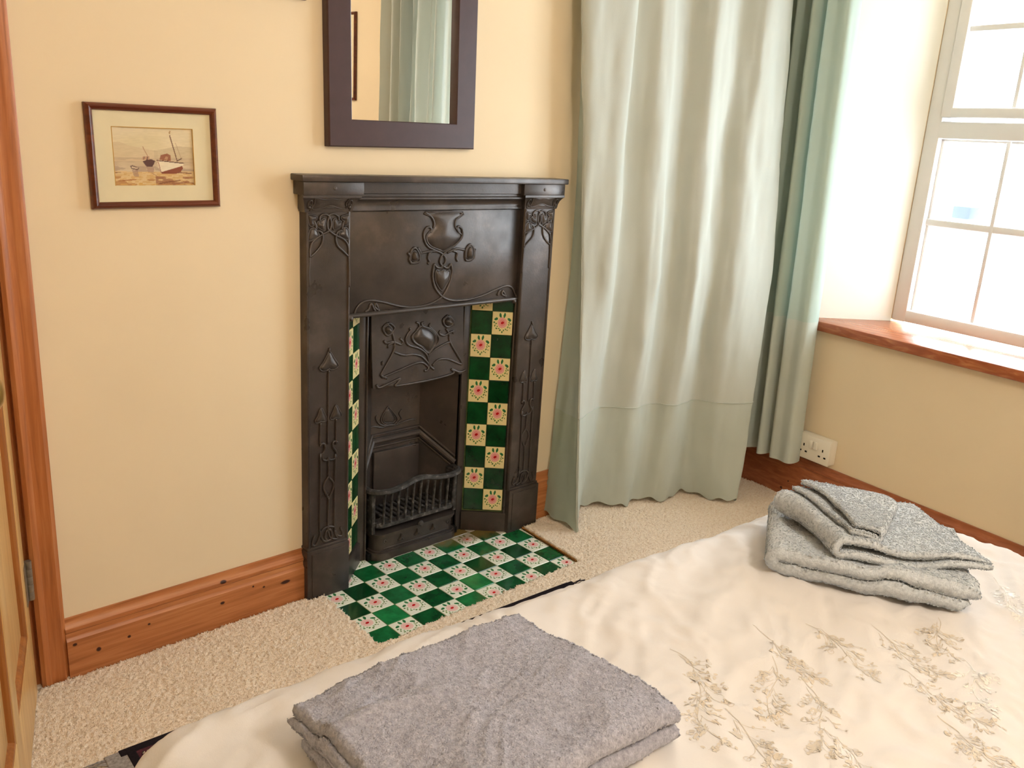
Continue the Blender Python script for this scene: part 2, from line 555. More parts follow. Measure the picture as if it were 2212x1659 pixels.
def tubeg(pts, r, sides=6, closed=False, taper=None):
    """round tube along 3D points"""
    P = [np.array(p, float) for p in pts]
    n = len(P)
    v, f = [], []
    up = np.array([0.13, -0.97, 0.21])
    for i in range(n):
        if closed:
            t = P[(i + 1) % n] - P[(i - 1) % n]
        else:
            t = P[min(i + 1, n - 1)] - P[max(i - 1, 0)]
        t = t / (np.linalg.norm(t) + 1e-12)
        s = np.cross(t, up)
        if np.linalg.norm(s) < 1e-3: s = np.cross(t, np.array([1.0, 0, 0]))
        s /= np.linalg.norm(s)
        w = np.cross(s, t)
        rr = r if taper is None else r * taper(i / max(1, n - 1))
        for k in range(sides):
            a = 2 * math.pi * k / sides
            v.append(P[i] + rr * (math.cos(a) * s + math.sin(a) * w))
    m = n if closed else n - 1
    for i in range(m):
        j = (i + 1) % n
        for k in range(sides):
            k2 = (k + 1) % sides
            f.append((i * sides + k, i * sides + k2, j * sides + k2, j * sides + k))
    if not closed:
        f.append(tuple(reversed(range(sides))))
        f.append(tuple(range((n - 1) * sides, n * sides)))
    return v, f

def domeg(outline, fr, h, rings=4, power=0.5):
    """pillow-shaped relief over a closed outline, built from scanlines; fr(x,z,out)->world"""
    P = np.array(catmull(outline, 4, True))
    n = len(P)
    zl = np.linspace(P[:, 1].min(), P[:, 1].max(), 15)
    zl[0] += 1e-5; zl[-1] -= 1e-5
    rows = []
    for z in zl:
        xs_ = []
        for i in range(n):
            a_, b_ = P[i], P[(i + 1) % n]
            if (a_[1] > z) != (b_[1] > z):
                xs_.append(a_[0] + (b_[0] - a_[0]) * (z - a_[1]) / (b_[1] - a_[1]))
        rows.append((min(xs_), max(xs_)) if xs_ else (P[:, 0].mean(),) * 2)
    m = 11
    Q = np.array([[(r[0] + (r[1] - r[0]) * k / (m - 1), z) for k in range(m)] for r, z in zip(rows, zl)])
    A = P[None, None]; B = np.roll(P, -1, axis=0)[None, None]
    q = Q[:, :, None, :]
    d = B - A
    t = np.clip(((q - A) * d).sum(-1) / ((d * d).sum(-1) + 1e-12), 0, 1)
    dist = np.linalg.norm(q - A - t[..., None] * d, axis=-1).min(-1)
    hh = h * (dist / (dist.max() + 1e-9)) ** power
    hh[0] = hh[-1] = 0; hh[:, 0] = hh[:, -1] = 0
    v = [fr(Q[i, k, 0], Q[i, k, 1], hh[i, k] - (0.001 if hh[i, k] == 0 else 0)) for i in range(len(zl)) for k in range(m)]
    f = [(i * m + k, i * m + k + 1, (i + 1) * m + k + 1, (i + 1) * m + k) for i in range(len(zl) - 1) for k in range(m - 1)]
    return v, f

def latheg(prof, c, axis=(0, 0, 1), seg=20):
    """profile (r,h) about axis from c"""
    ax = np.array(axis, float); ax /= np.linalg.norm(ax)
    s = np.cross(ax, [0, 0, 1.0])
    if np.linalg.norm(s) < 1e-3: s = np.array([1.0, 0, 0])
    s /= np.linalg.norm(s); w = np.cross(ax, s)
    v, f = [], []
    for r, h in prof:
        for k in range(seg):
            a = 2 * math.pi * k / seg
            v.append(np.array(c) + ax * h + r * (math.cos(a) * s + math.sin(a) * w))
    for i in range(len(prof) - 1):
        for k in range(seg):
            k2 = (k + 1) % seg
            f.append((i * seg + k, i * seg + k2, (i + 1) * seg + k2, (i + 1) * seg + k))
    f.append(tuple(reversed(range(seg))))
    f.append(tuple(range((len(prof) - 1) * seg, len(prof) * seg)))
    return v, f

def _hash(ix, iy, iz, seed):
    n = (ix.astype(np.int64) * 374761393 + iy.astype(np.int64) * 668265263 + iz.astype(np.int64) * 2147483647 + seed * 1274126177) & 0xffffffff
    n = ((n ^ (n >> 13)) * 1274126177) & 0xffffffff
    n = n ^ (n >> 16)
    return (n & 0xffff) / 65535.0
def vnoise(P, scale, seed=0):
    """smooth value noise in -1..1"""
    Q = np.asarray(P, float) * scale
    i = np.floor(Q).astype(np.int64)
    u = Q - i
    u = u * u * (3 - 2 * u)
    out = 0
    for dx in (0, 1):
        for dy in (0, 1):
            for dz in (0, 1):
                w = (u[:, 0] if dx else 1 - u[:, 0]) * (u[:, 1] if dy else 1 - u[:, 1]) * (u[:, 2] if dz else 1 - u[:, 2])
                out = out + w * _hash(i[:, 0] + dx, i[:, 1] + dy, i[:, 2] + dz, seed)
    return out * 2 - 1

def gridfaces(nu, nv, wrap=False):
    """nu x nv vertices, index u*nv+v"""
    iu = np.arange(nu if wrap else nu - 1)
    iv = np.arange(nv - 1)
    A, B = np.meshgrid(iu, iv, indexing='ij')
    A2 = (A + 1) % nu
    return np.stack([A * nv + B, A2 * nv + B, A2 * nv + B + 1, A * nv + B + 1], axis=-1).reshape(-1, 4)

def tufts(src, n, r, h, seed, name, mat, parent, top_only=None, lo=0.5):
    """short pile standing on the vertices of a cloth mesh, as one mesh of tiny cones"""
    me = src.data
    k = len(me.vertices)
    co = np.zeros(k * 3, np.float32); me.vertices.foreach_get('co', co); co = co.reshape(-1, 3) + np.array(root_of(src).location, np.float32)
    no = np.zeros(k * 3, np.float32); me.vertices.foreach_get('normal', no); no = no.reshape(-1, 3)
    g = np.random.default_rng(seed)
    w = np.where(no[:, 2] > 0.3, 1.0, lo)
    if top_only is not None:
        w = w * np.where(co[:, 2] > top_only, 1.0, lo)
    idx = g.choice(k, size=n, p=w / w.sum())
    N = no[idx]
    T1 = np.cross(N, np.array([0.3, 0.5, 0.81])); T1 /= (np.linalg.norm(T1, axis=1, keepdims=True) + 1e-6)
    T2 = np.cross(N, T1)
    j = (g.random((n, 2)) - 0.5) * 0.0034
    B = co[idx] + T1 * j[:, :1] + T2 * j[:, 1:]
    rr_ = (r * (0.7 + 0.6 * g.random((n, 1)))); hh_ = h * (0.6 + 0.7 * g.random((n, 1)))
    lean = (g.random((n, 2)) - 0.5) * 1.6 * rr_
    V = np.zeros((n, 5, 3))
    for q in range(4):
        a_ = math.pi / 2 * q
        V[:, q] = B + rr_ * (math.cos(a_) * T1 + math.sin(a_) * T2) - N * 0.0006
    V[:, 4] = B + N * hh_ + T1 * lean[:, :1] + T2 * lean[:, 1:]
    b = np.arange(n)[:, None, None] * 5
    F = (b + np.array([[0, 1, 4], [1, 2, 4], [2, 3, 4], [3, 0, 4]])[None]).reshape(-1, 3)
    return mk_np(name, V.reshape(-1, 3), F, mat, parent, smooth=True, kind='stuff')
# relief drawings of the castings: raised lines (t) and domed shapes (r), metres
ORN={'COL':{'t':[[(-0.0938,0.9518),(-0.0931,0.9698),(-0.0876,0.9857),(-0.0723,0.9986),(-0.056,1.0079),(-0.0395,1.0155),(-0.0333,1.0271),(-0.0343,1.0415),(-0.0395,1.0523),(-0.0333,1.0567),(-0.0229,1.0565),(-0.0125,1.0501),(-0.012,1.0411)],[(0.0183,0.9484),(0.0166,0.9745),(0.0047,0.9915),(-0.0144,1.0012),(-0.0353,1.0127),(-0.0436,1.0237),(-0.0436,1.0381),(-0.0395,1.0505),(-0.0477,1.056),(-0.0579,1.0552),(-0.065,1.0492),(-0.0651,1.0403)],[(-0.0928,0.9518),(-0.0765,0.9637),(-0.0622,0.9793),(-0.057,0.9954),(-0.058,1.008),(-0.0662,1.0154),(-0.0743,1.0156),(-0.0803,1.0229)],[(0.0179,0.9484),(0.0028,0.9621),(-0.0143,0.9775),(-0.0196,0.9941),(-0.0165,1.0086),(-0.0081,1.0147),(0.0003,1.0136),(0.0045,1.0235)],[(-0.0822,1.0406),(-0.0772,1.0317),(-0.0753,1.021)],[(0.0044,1.0389),(0.0003,1.03),(-0.0018,1.0191)],[(-0.0399,0.6533),(-0.0408,0.6218),(-0.0412,0.5619),(-0.0421,0.5013),(-0.0425,0.4482)],[(-0.065,0.5116),(-0.0657,0.4854),(-0.0663,0.453)],[(-0.0173,0.5152),(-0.0177,0.4865),(-0.018,0.4433)],[(-0.0389,0.7001),(-0.0371,0.7135)],[(-0.0662,0.4469),(-0.0606,0.4531),(-0.0528,0.4501),(-0.0512,0.438),(-0.056,0.4272),(-0.0607,0.4223),(-0.0576,0.4084),(-0.0497,0.4028),(-0.0434,0.4038),(-0.0412,0.4093)],[(-0.0132,0.448),(-0.0212,0.4526),(-0.0275,0.4479),(-0.0259,0.4358),(-0.0179,0.4237),(-0.0147,0.4126),(-0.0211,0.4035),(-0.0307,0.4011),(-0.0386,0.4043),(-0.0412,0.4108)],[(-0.0412,0.4063),(-0.0405,0.3794),(-0.0402,0.3553),(-0.029,0.3406),(-0.0241,0.3274),(-0.0289,0.3102),(-0.0402,0.2932),(-0.0498,0.3092),(-0.0561,0.3259),(-0.0513,0.3413),(-0.0402,0.3553)],[(-0.0402,0.2932),(-0.0415,0.2491),(-0.0424,0.1935)],[(-0.0653,0.4262),(-0.0659,0.3313),(-0.0676,0.2005)],[(-0.0195,0.4166),(-0.0212,0.3206),(-0.0222,0.1878)],[(-0.0835,0.1911),(-0.0883,0.1816),(-0.0916,0.1702),(-0.0884,0.1631),(-0.0805,0.1623),(-0.0724,0.174),(-0.0644,0.1934),(-0.0547,0.2047),(-0.0385,0.2064),(-0.0222,0.2004)],[(-0.066,0.2001),(-0.0644,0.1841),(-0.0548,0.1673),(-0.0385,0.1642),(-0.0304,0.1713),(-0.032,0.1906),(-0.0385,0.1971),(-0.0483,0.192),(-0.0515,0.1773),(-0.045,0.1661)],[(-0.0418,0.1933),(-0.0353,0.1727),(-0.0221,0.1642),(-0.0122,0.163),(-0.0189,0.1775),(-0.0222,0.191)],[(-0.0189,0.1869),(-0.0123,0.1725),(0.001,0.1671),(0.0043,0.1773),(-0.0024,0.1902),(-0.0001,0.1927)],[(-0.0938,0.9518),(-0.0961,0.9158),(-0.0957,0.8776)],[(0.0183,0.9484),(0.0199,0.909),(0.0207,0.8694)]],
 'r':[[(-0.0529,1.0168),(-0.0498,1.0311),(-0.0498,1.0436),(-0.0559,1.0463),(-0.06,1.042),(-0.063,1.0385),(-0.0701,1.0395),(-0.0732,1.0333),(-0.0702,1.0244)],[(-0.026,1.0179),(-0.0281,1.0342),(-0.0271,1.0431),(-0.0208,1.0457),(-0.0166,1.0412),(-0.0145,1.0375),(-0.0072,1.0392),(-0.004,1.0337),(-0.0061,1.0247)],[(-0.0991,1.0558),(-0.0822,1.0547),(-0.0731,1.0502),(-0.0742,1.044),(-0.0822,1.0406),(-0.0803,1.0317),(-0.0863,1.0274),(-0.0933,1.0294),(-0.0963,1.0391)],[(0.0192,1.055),(0.0044,1.0525),(-0.0041,1.05),(-0.003,1.0427),(0.0044,1.0389),(0.0024,1.0299),(0.0088,1.0279),(0.0151,1.0296),(0.0183,1.0369)],[(-0.0966,0.9913),(-0.0965,1.0091),(-0.0904,1.0213),(-0.0803,1.0229),(-0.0743,1.0174),(-0.0702,1.011),(-0.0682,1.0047),(-0.0723,0.9995)],[(0.0186,0.991),(0.0174,1.0113),(0.0131,1.0205),(0.0045,1.0235),(-0.0018,1.0191),(-0.0039,1.0119),(-0.0102,1.0084),(-0.0059,0.9992)],[(-0.0378,0.7039),(-0.0248,0.6847),(-0.0116,0.6652),(-0.0138,0.6576),(-0.0225,0.6538),(-0.0334,0.6533),(-0.0388,0.657),(-0.0442,0.6539),(-0.055,0.6524),(-0.0635,0.6565),(-0.0667,0.6648),(-0.0571,0.6752),(-0.0464,0.6913)],[(-0.0627,0.5535),(-0.053,0.5357),(-0.0465,0.5204),(-0.0509,0.5141),(-0.0596,0.5147),(-0.0628,0.5163),(-0.0704,0.5136),(-0.079,0.5152),(-0.0801,0.5224),(-0.0725,0.5331)],[(-0.0179,0.554),(-0.0067,0.5358),(-0.001,0.5225),(-0.0066,0.5164),(-0.0155,0.5169),(-0.0189,0.5185),(-0.0267,0.5148),(-0.0333,0.517),(-0.0344,0.5233),(-0.0267,0.5372)]]},'FRZ':{'t':[[(0.2718,1.0556),(0.2936,1.0429),(0.3039,1.0257),(0.3021,1.0125)],[(0.4062,1.054),(0.3821,1.0338),(0.3779,1.0184),(0.3835,1.0066)],[(0.2929,1.0013),(0.2951,1.007),(0.29,1.0147),(0.2782,1.0131),(0.2693,0.9982),(0.2723,0.9791),(0.2849,0.9615),(0.307,0.951),(0.3344,0.9401),(0.3484,0.9258),(0.3471,0.9121),(0.3385,0.9047),(0.3291,0.915),(0.3325,0.9285),(0.3418,0.9398),(0.371,0.9562),(0.3978,0.9749),(0.4071,0.9903),(0.4036,1.0081),(0.3906,1.0142),(0.386,1.0065),(0.3915,0.9986)],[(0.317,0.9467),(0.2927,0.9477),(0.2594,0.9434)],[(0.2976,0.9456),(0.2891,0.9402),(0.2862,0.9287),(0.2914,0.9188),(0.2859,0.9133)],[(0.3542,0.9412),(0.3864,0.9509),(0.4172,0.9464)],[(0.374,0.9459),(0.3895,0.9397),(0.3878,0.9239),(0.3933,0.9157)],[(0.3087,0.9121),(0.3048,0.8889),(0.3056,0.8692),(0.3166,0.8408),(0.3425,0.8157),(0.3786,0.8019),(0.4359,0.7994),(0.4943,0.8073),(0.5482,0.8221),(0.587,0.83),(0.6134,0.8217),(0.63,0.7946)],[(0.3683,0.909),(0.3743,0.8888),(0.3659,0.8534),(0.3425,0.8169),(0.2986,0.7984),(0.2409,0.7935),(0.189,0.8018),(0.1431,0.8153),(0.0986,0.8246),(0.0725,0.8211),(0.0555,0.8076),(0.0471,0.7897)],[(0.3087,0.9121),(0.3189,0.9018),(0.3313,0.8991),(0.341,0.9033),(0.3512,0.898),(0.3612,0.8995),(0.3683,0.909)],[(0.2248,0.9279),(0.2265,0.9468),(0.2377,0.9595),(0.2497,0.9515),(0.2574,0.9339),(0.2555,0.9206),(0.2391,0.9176),(0.2273,0.9201),(0.2248,0.9279)],[(0.2172,0.9472),(0.2245,0.9374),(0.2224,0.928),(0.2298,0.9162)],[(0.2494,0.9591),(0.2594,0.9453),(0.2553,0.9264)],[(0.4212,0.9223),(0.4224,0.9462),(0.4371,0.9616),(0.4508,0.9491),(0.4547,0.9288),(0.4449,0.9171),(0.4267,0.916),(0.4212,0.9223)],[(0.4589,0.9467),(0.4516,0.937),(0.4549,0.9247),(0.4424,0.9153)],[(0.4317,0.9198),(0.433,0.9418),(0.4401,0.9535)],[(0.0815,0.794),(0.0924,0.8006),(0.0966,0.8116),(0.1031,0.8148)],[(0.1031,0.8148),(0.1077,0.8031),(0.1145,0.793)],[(0.1141,0.8158),(0.1121,0.8046),(0.1279,0.7937)],[(0.1141,0.8158),(0.121,0.8057),(0.1234,0.796)],[(0.5552,0.8026),(0.5599,0.8149),(0.5654,0.8167)],[(0.5739,0.816),(0.5719,0.8056),(0.5894,0.7978)],[(0.5739,0.816),(0.5831,0.8068),(0.5836,0.8004)]],
 'r':[[(0.2718,1.0549),(0.2936,1.0429),(0.3039,1.0257),(0.3021,1.0125),(0.2881,1.0014),(0.279,0.9903),(0.282,0.975),(0.297,0.961),(0.3216,0.9523),(0.3391,0.9458),(0.3561,0.9529),(0.3806,0.9637),(0.4001,0.9787),(0.4046,0.9904),(0.3941,0.9966),(0.3835,1.0066),(0.3779,1.0184),(0.3821,1.0338),(0.4062,1.0532)],[(0.3168,0.8941),(0.3141,0.8766),(0.3184,0.8565),(0.3392,0.8332),(0.356,0.85),(0.3652,0.8694),(0.3651,0.8913),(0.3517,0.8881),(0.3415,0.8927),(0.3293,0.8894)],[(0.2294,0.9296),(0.2312,0.9447),(0.238,0.9519),(0.2476,0.9458),(0.2528,0.9303),(0.2483,0.9229),(0.2366,0.9235)],[(0.4262,0.9241),(0.4276,0.946),(0.4373,0.9576),(0.4473,0.9472),(0.4505,0.929),(0.4421,0.9193)]]},'HOOD':{'t':[[(0.3134,0.7273),(0.3236,0.7222),(0.3242,0.7075),(0.307,0.6947),(0.2989,0.683),(0.3079,0.6673),(0.3312,0.652),(0.3577,0.6296),(0.3754,0.6425),(0.3868,0.6583),(0.3859,0.6798),(0.3678,0.7009),(0.3392,0.7122),(0.3337,0.7224),(0.3413,0.7246)],[(0.289,0.7111),(0.2941,0.7064),(0.2821,0.6932),(0.2762,0.6772),(0.2881,0.6612),(0.3263,0.6462),(0.3528,0.6238),(0.3618,0.5925),(0.3781,0.5764)],[(0.3672,0.7178),(0.3623,0.7099),(0.3811,0.6931),(0.3977,0.6721),(0.3933,0.6533),(0.3729,0.6406),(0.3606,0.6228),(0.3618,0.5925),(0.352,0.5774),(0.3416,0.5779)],[(0.2319,0.6492),(0.2665,0.6345),(0.3015,0.6323),(0.3323,0.6221),(0.3536,0.6022),(0.3646,0.5856)],[(0.1902,0.578),(0.248,0.5908),(0.3075,0.6039),(0.3381,0.6021),(0.3568,0.5866)],[(0.3723,0.5889),(0.3954,0.6046),(0.4329,0.6015),(0.4775,0.5815),(0.4874,0.5825),(0.4706,0.6091),(0.4411,0.6542),(0.4373,0.6785),(0.4257,0.697)],[(0.3581,0.6188),(0.3835,0.6372),(0.4199,0.6502),(0.4411,0.6542)],[(0.2071,0.5735),(0.1877,0.5846),(0.1946,0.5981),(0.2319,0.6492),(0.2361,0.6756),(0.2282,0.7052)],[(0.1999,0.6858),(0.2073,0.6768),(0.2312,0.6782),(0.2583,0.6668),(0.2654,0.6743),(0.2553,0.6858)],[(0.2148,0.6616),(0.2169,0.6716),(0.2337,0.6758)],[(0.4047,0.6927),(0.3998,0.6847),(0.4187,0.6762),(0.4423,0.6845),(0.4558,0.6852),(0.4534,0.679)],[(0.1917,0.6212),(0.195,0.6229),(0.1919,0.615)],[(0.2131,0.7352),(0.1968,0.7206),(0.2115,0.6988),(0.2329,0.7088),(0.2349,0.7228),(0.2155,0.7341),(0.2162,0.7024)],[(0.4318,0.7371),(0.4139,0.7238),(0.4254,0.7035),(0.4468,0.7034),(0.4541,0.7178),(0.4346,0.7347),(0.4333,0.7048)],[(0.1692,0.5602),(0.1788,0.5496),(0.2147,0.5577),(0.2526,0.5669),(0.2416,0.5537),(0.2369,0.5468),(0.2942,0.5459),(0.3714,0.5468),(0.4514,0.5548),(0.4453,0.5681),(0.462,0.5614),(0.4789,0.5546),(0.501,0.5583)]],
 'r':[[(0.3265,0.7135),(0.3095,0.6944),(0.3024,0.6805),(0.3181,0.6628),(0.3389,0.6511),(0.3576,0.6339),(0.3727,0.6449),(0.3825,0.6609),(0.3817,0.6803),(0.3654,0.6981),(0.3393,0.7093)],[(0.2147,0.7289),(0.2016,0.7181),(0.2139,0.7006),(0.2304,0.7111)],[(0.4331,0.7327),(0.4182,0.7213),(0.428,0.7053),(0.4466,0.7069),(0.4498,0.7182)]]},'BACK':{'t':[[(0.2194,0.3718),(0.2393,0.3838),(0.2751,0.3749),(0.3009,0.3769),(0.3272,0.3744),(0.3749,0.3818),(0.4021,0.3793)],[(0.259,0.4185),(0.2515,0.4108),(0.2646,0.3882),(0.2906,0.3766)],[(0.3497,0.4208),(0.3394,0.4089),(0.348,0.389),(0.3271,0.3767)],[(0.2969,0.4398),(0.321,0.4121),(0.3331,0.3917),(0.3218,0.3776),(0.3035,0.3787),(0.2853,0.3821),(0.2705,0.3993),(0.2793,0.4194),(0.2969,0.4398)]],
 'r':[[(0.2971,0.4321),(0.3158,0.4107),(0.3256,0.393),(0.3164,0.3832),(0.3034,0.3842),(0.2878,0.3871),(0.2772,0.3994),(0.2835,0.4164)]]}}
# ------------------------------------------------------------------ the room
YW = 0.262            # face of the fireplace wall
CEIL = 2.36
XL, YF = -1.85, -3.3  # left wall, wall behind the camera

a = Acc()
for q in [(-0.775, -0.09, YW, 0.66, -0.02, CEIL), (-0.09, 0.742, YW, 0.66, 1.125, CEIL), (0.742, 1.98, YW, 0.66, -0.02, CEIL),
          (-1.56, -0.775, YW, 0.66, 2.0, CEIL), (XL - 0.1, -1.56, YW, 0.66, -0.02, CEIL), (-0.09, 0.742, 0.6, 0.66, -0.02, 1.125)]:
    a.add(*boxg(*q))
wall_back = a.build('wall_back', M['wall'], label='cream painted wall behind the cast iron fireplace', kind='structure')

def wbz(t, s, o): return WB(s, o, t)
a = Acc()
RS0, RS1 = -0.125, 1.18
a.add(*prism([(-0.60, 0.018), (RS0, 0.018), (WIN_S0, WIN_O), (WIN_S0, 0.36), (-0.60, 0.36)], -0.02, CEIL, wbz))
a.add(*prism([(RS1, 0.018), (3.3, 0.018), (3.3, 0.36), (WIN_S1, 0.36), (WIN_S1, WIN_O)], -0.02, CEIL, wbz))
a.add(*prism([(RS0, 0.018), (RS1, 0.018), (WIN_S1, WIN_O), (WIN_S1, 0.36), (WIN_S0, 0.36), (WIN_S0, WIN_O)], -0.02, 0.664, wbz))
a.add(*prism([(RS0, 0.018), (RS1, 0.018), (WIN_S1, WIN_O), (WIN_S1, 0.36), (WIN_S0, 0.36), (WIN_S0, WIN_O)], WIN_Z1, CEIL, wbz))
wall_right = a.build('wall_right', [M['wall'], M['reveal']], label='cream wall under and around the deep window recess', kind='structure')
for pl_ in wall_right.data.polygons:
    n = pl_.normal
    d = abs(n.x * NW[0] + n.y * NW[1])
    if abs(n.z) < 0.1 and 0.2 < d < 0.7:
        pl_.material_index = 1

mk('wall_left', *boxg(XL - 0.1, XL, YF - 0.1, YW, -0.02, CEIL), M['wall'], label='cream wall on the left behind the camera', kind='structure')
mk('wall_front', *boxg(XL - 0.1, 1.9, YF - 0.1, YF, -0.02, CEIL), M['wall'], label='cream wall behind the camera', kind='structure')
mk('ceiling', *boxg(XL - 0.1, 2.3, YF - 0.1, 0.66, CEIL, CEIL + 0.1), M['ceiling'], label='white ceiling of the bedroom', kind='structure')
mk('floor', *boxg(XL - 0.1, 2.3, YF - 0.1, 1.7, -0.06, -0.012), M['sub'], label='floor under the carpet and the hearth', kind='structure')
# landing beyond the open door
a = Acc()
a.add(*boxg(XL - 0.1, -0.5, 1.55, 1.65, -0.02, CEIL)); a.add(*boxg(XL - 0.2, XL - 0.1, 0.6, 1.65, -0.02, CEIL)); a.add(*boxg(-0.5, -0.4, 0.66, 1.65, -0.02, CEIL))
a.add(*boxg(XL - 0.2, -0.4, 0.66, 1.65, CEIL, CEIL + 0.05))
a.build('wall_landing', M['wall'], label='wall of the landing beyond the door', kind='structure')

# skirting boards: moulded top over a plain pine board
def skirt_profile(h, t=0.02):
    return [(0.0, 0.0), (t, 0.0), (t, h - 0.052), (t - 0.004, h - 0.047), (t - 0.006, h - 0.043), (t - 0.0065, h - 0.034), (t - 0.003, h - 0.030),
            (t - 0.004, h - 0.022), (t - 0.010, h - 0.016), (t - 0.013, h - 0.008), (t - 0.014, h), (0.0, h)]
def frA(t, p, q): return (t, YW - p, q)
def frB(t, p, q): return WB(t, 0.018 - p, q)
mk('baseboard_left', *prism(skirt_profile(0.15), -0.716, -0.104, frA), M['pine_x'], label='varnished pine skirting board left of the fireplace', kind='structure', smooth='auto')
mk('baseboard_back', *prism(skirt_profile(0.17), 0.752, 1.80, frA), M['pine_x'], label='varnished pine skirting board between fireplace and corner', kind='structure', smooth='auto')
mk('baseboard_right', *prism(skirt_profile(0.175), -0.52, 3.2, frB), M['pine_y'], label='varnished pine skirting board under the window', kind='structure', smooth='auto')

# ------------------------------------------------------------------ window
win = thing('window_1', WB(0.54, WIN_O, WIN_Z0), 'white framed casement window with small panes in the deep recess', None, kind='structure')
def wbox(name, s0, s1, o0, o1, z0, z1, mat, par, b=0.004):
    v, f = bevbox(s0, s1, o0, o1, z0, z1, b)
    return mk(name, [WB(*p) for p in v], f, mat, par, smooth='auto')
MS0, MS1 = 0.511, 0.571
wf = wbox('frame_stile', WIN_S0, 0.078, WIN_O, WIN_O + 0.06, WIN_Z0, WIN_Z1, M['white_frame'], win, 0.008)
wbox('frame_stile', 1.004, WIN_S1, WIN_O, WIN_O + 0.06, WIN_Z0, WIN_Z1, M['white_frame'], win, 0.008)
wbox('frame_rail', 0.06, 1.02, WIN_O + 0.002, WIN_O + 0.058, WIN_Z0, 0.751, M['white_frame'], win, 0.010)
wbox('frame_rail', 0.06, 1.02, WIN_O + 0.002, WIN_O + 0.058, WIN_Z1 - 0.05, WIN_Z1, M['white_frame'], win, 0.008)
wbox('transom', 0.06, 1.02, WIN_O + 0.001, WIN_O + 0.059, 1.346, 1.404, M['white_frame'], win, 0.008)
wbox('mullion', MS0, MS1, WIN_O + 0.003, WIN_O + 0.057, 0.73, 2.0, M['white_frame'], win, 0.006)
for (s0, s1) in ((0.078, MS0), (MS1, 1.004)):
    sm = (s0 + s1) / 2 if s0 > 0.4 else 0.3085
    # fixed lower light
    wbox('glazing_bar', sm - 0.0075, sm + 0.0075, WIN_O + 0.018, WIN_O + 0.05, 0.745, 1.35, M['white_frame'], win, 0.004)
    wbox('glazing_bar', s0 - 0.004, s1 + 0.004, WIN_O + 0.019, WIN_O + 0.049, 1.053, 1.077, M['white_frame'], win, 0.004)
    for (p0, p1) in ((s0, sm), (sm, s1)):
        for (z0, z1) in ((0.748, 1.06), (1.07, 1.348)):
            # slim bead round each pane
            for nm, q in (('glazing_bead', (p0, p0 + 0.009, z0, z1)), ('glazing_bead', (p1 - 0.009, p1, z0, z1)), ('glazing_bead', (p0, p1, z1 - 0.009, z1))):
                wbox(nm, q[0], q[1], WIN_O + 0.024, WIN_O + 0.04, q[2], q[3], M['white_frame'], win, 0.002)
            mk('pane', [WB(*p) for p in boxg(p0 - 0.003, p1 + 0.003, WIN_O + 0.032, WIN_O + 0.036, z0 - 0.003, z1 + 0.003)[0]], BOXF, M['glass'], win)
    # opening top light, its sash a little proud of the frame
    z0, z1 = 1.404, WIN_Z1 - 0.05
    q0, q1 = s0 - 0.004, s1 + 0.004
    sash = wbox('sash', q0, q0 + 0.041, WIN_O - 0.010, WIN_O + 0.04, z0 + 0.012, z1, M['white_frame'], win, 0.007)
    wbox('sash_rail', q0, q1, WIN_O - 0.0095, WIN_O + 0.0395, z0 + 0.012, z0 + 0.045, M['white_frame'], sash, 0.007)
    wbox('sash_rail', q0, q1, WIN_O - 0.0095, WIN_O + 0.0395, z1 - 0.035, z1, M['white_frame'], sash, 0.007)
    wbox('sash_stile', q1 - 0.041, q1, WIN_O - 0.010, WIN_O + 0.04, z0 + 0.012, z1, M['white_frame'], sash, 0.007)
    wbox('glazing_bar', sm - 0.007, sm + 0.007, WIN_O + 0.004, WIN_O + 0.03, z0 + 0.04, z1 - 0.03, M['white_frame'], sash, 0.003)
    wbox('glazing_bar', q0 + 0.03, q1 - 0.03, WIN_O + 0.005, WIN_O + 0.029, 1.686, 1.705, M['white_frame'], sash, 0.003)
    for (p0, p1) in ((q0 + 0.038, sm), (sm, q1 - 0.038)):
        for (y0, y1) in ((z0 + 0.043, 1.69), (1.70, z1 - 0.033)):
            mk('pane', [WB(*p) for p in boxg(p0, p1, WIN_O + 0.015, WIN_O + 0.019, y0, y1)[0]], BOXF, M['glass'], win)
v, f = bevbox(-0.13, 1.21, -0.014, WIN_O + 0.01, 0.664, 0.700, 0.006)
mk('sill', [WB(*p) for p in v], f, M['sill'], win, smooth='auto', label='reddish brown wooden window sill')

# ------------------------------------------------------------------ outside: rendered house across the lane
nh = thing('neighbouring_house', WB(-2.5, 6.0, -2.0), 'white rendered house seen through the window glass', 'house')
mk('wall', [WB(*p) for p in boxg(-7, 2.0, 6.0, 6.3, -2.0, 2.2)[0]], BOXF, M['render'], nh)
for i in range(9):
    v, f = prism([(5.985, 0.0), (5.975, 0.0), (5.988, 0.10), (6.001, 0.10), (6.001, 0.0)], -5.9, -2.85, lambda t, p, q: WB(t, p, q + -0.75 + 0.105 * i))
    mk('weatherboard', v, f, M['render'], nh)

# ------------------------------------------------------------------ door and architrave (left)
def arch_profile():
    return [(0.0, 0.0), (0.0, 0.022), (0.008, 0.026), (0.016, 0.024), (0.022, 0.018), (0.034, 0.017), (0.040, 0.020), (0.050, 0.020), (0.056, 0.014), (0.060, 0.012), (0.060, 0.0)]
a = Acc()
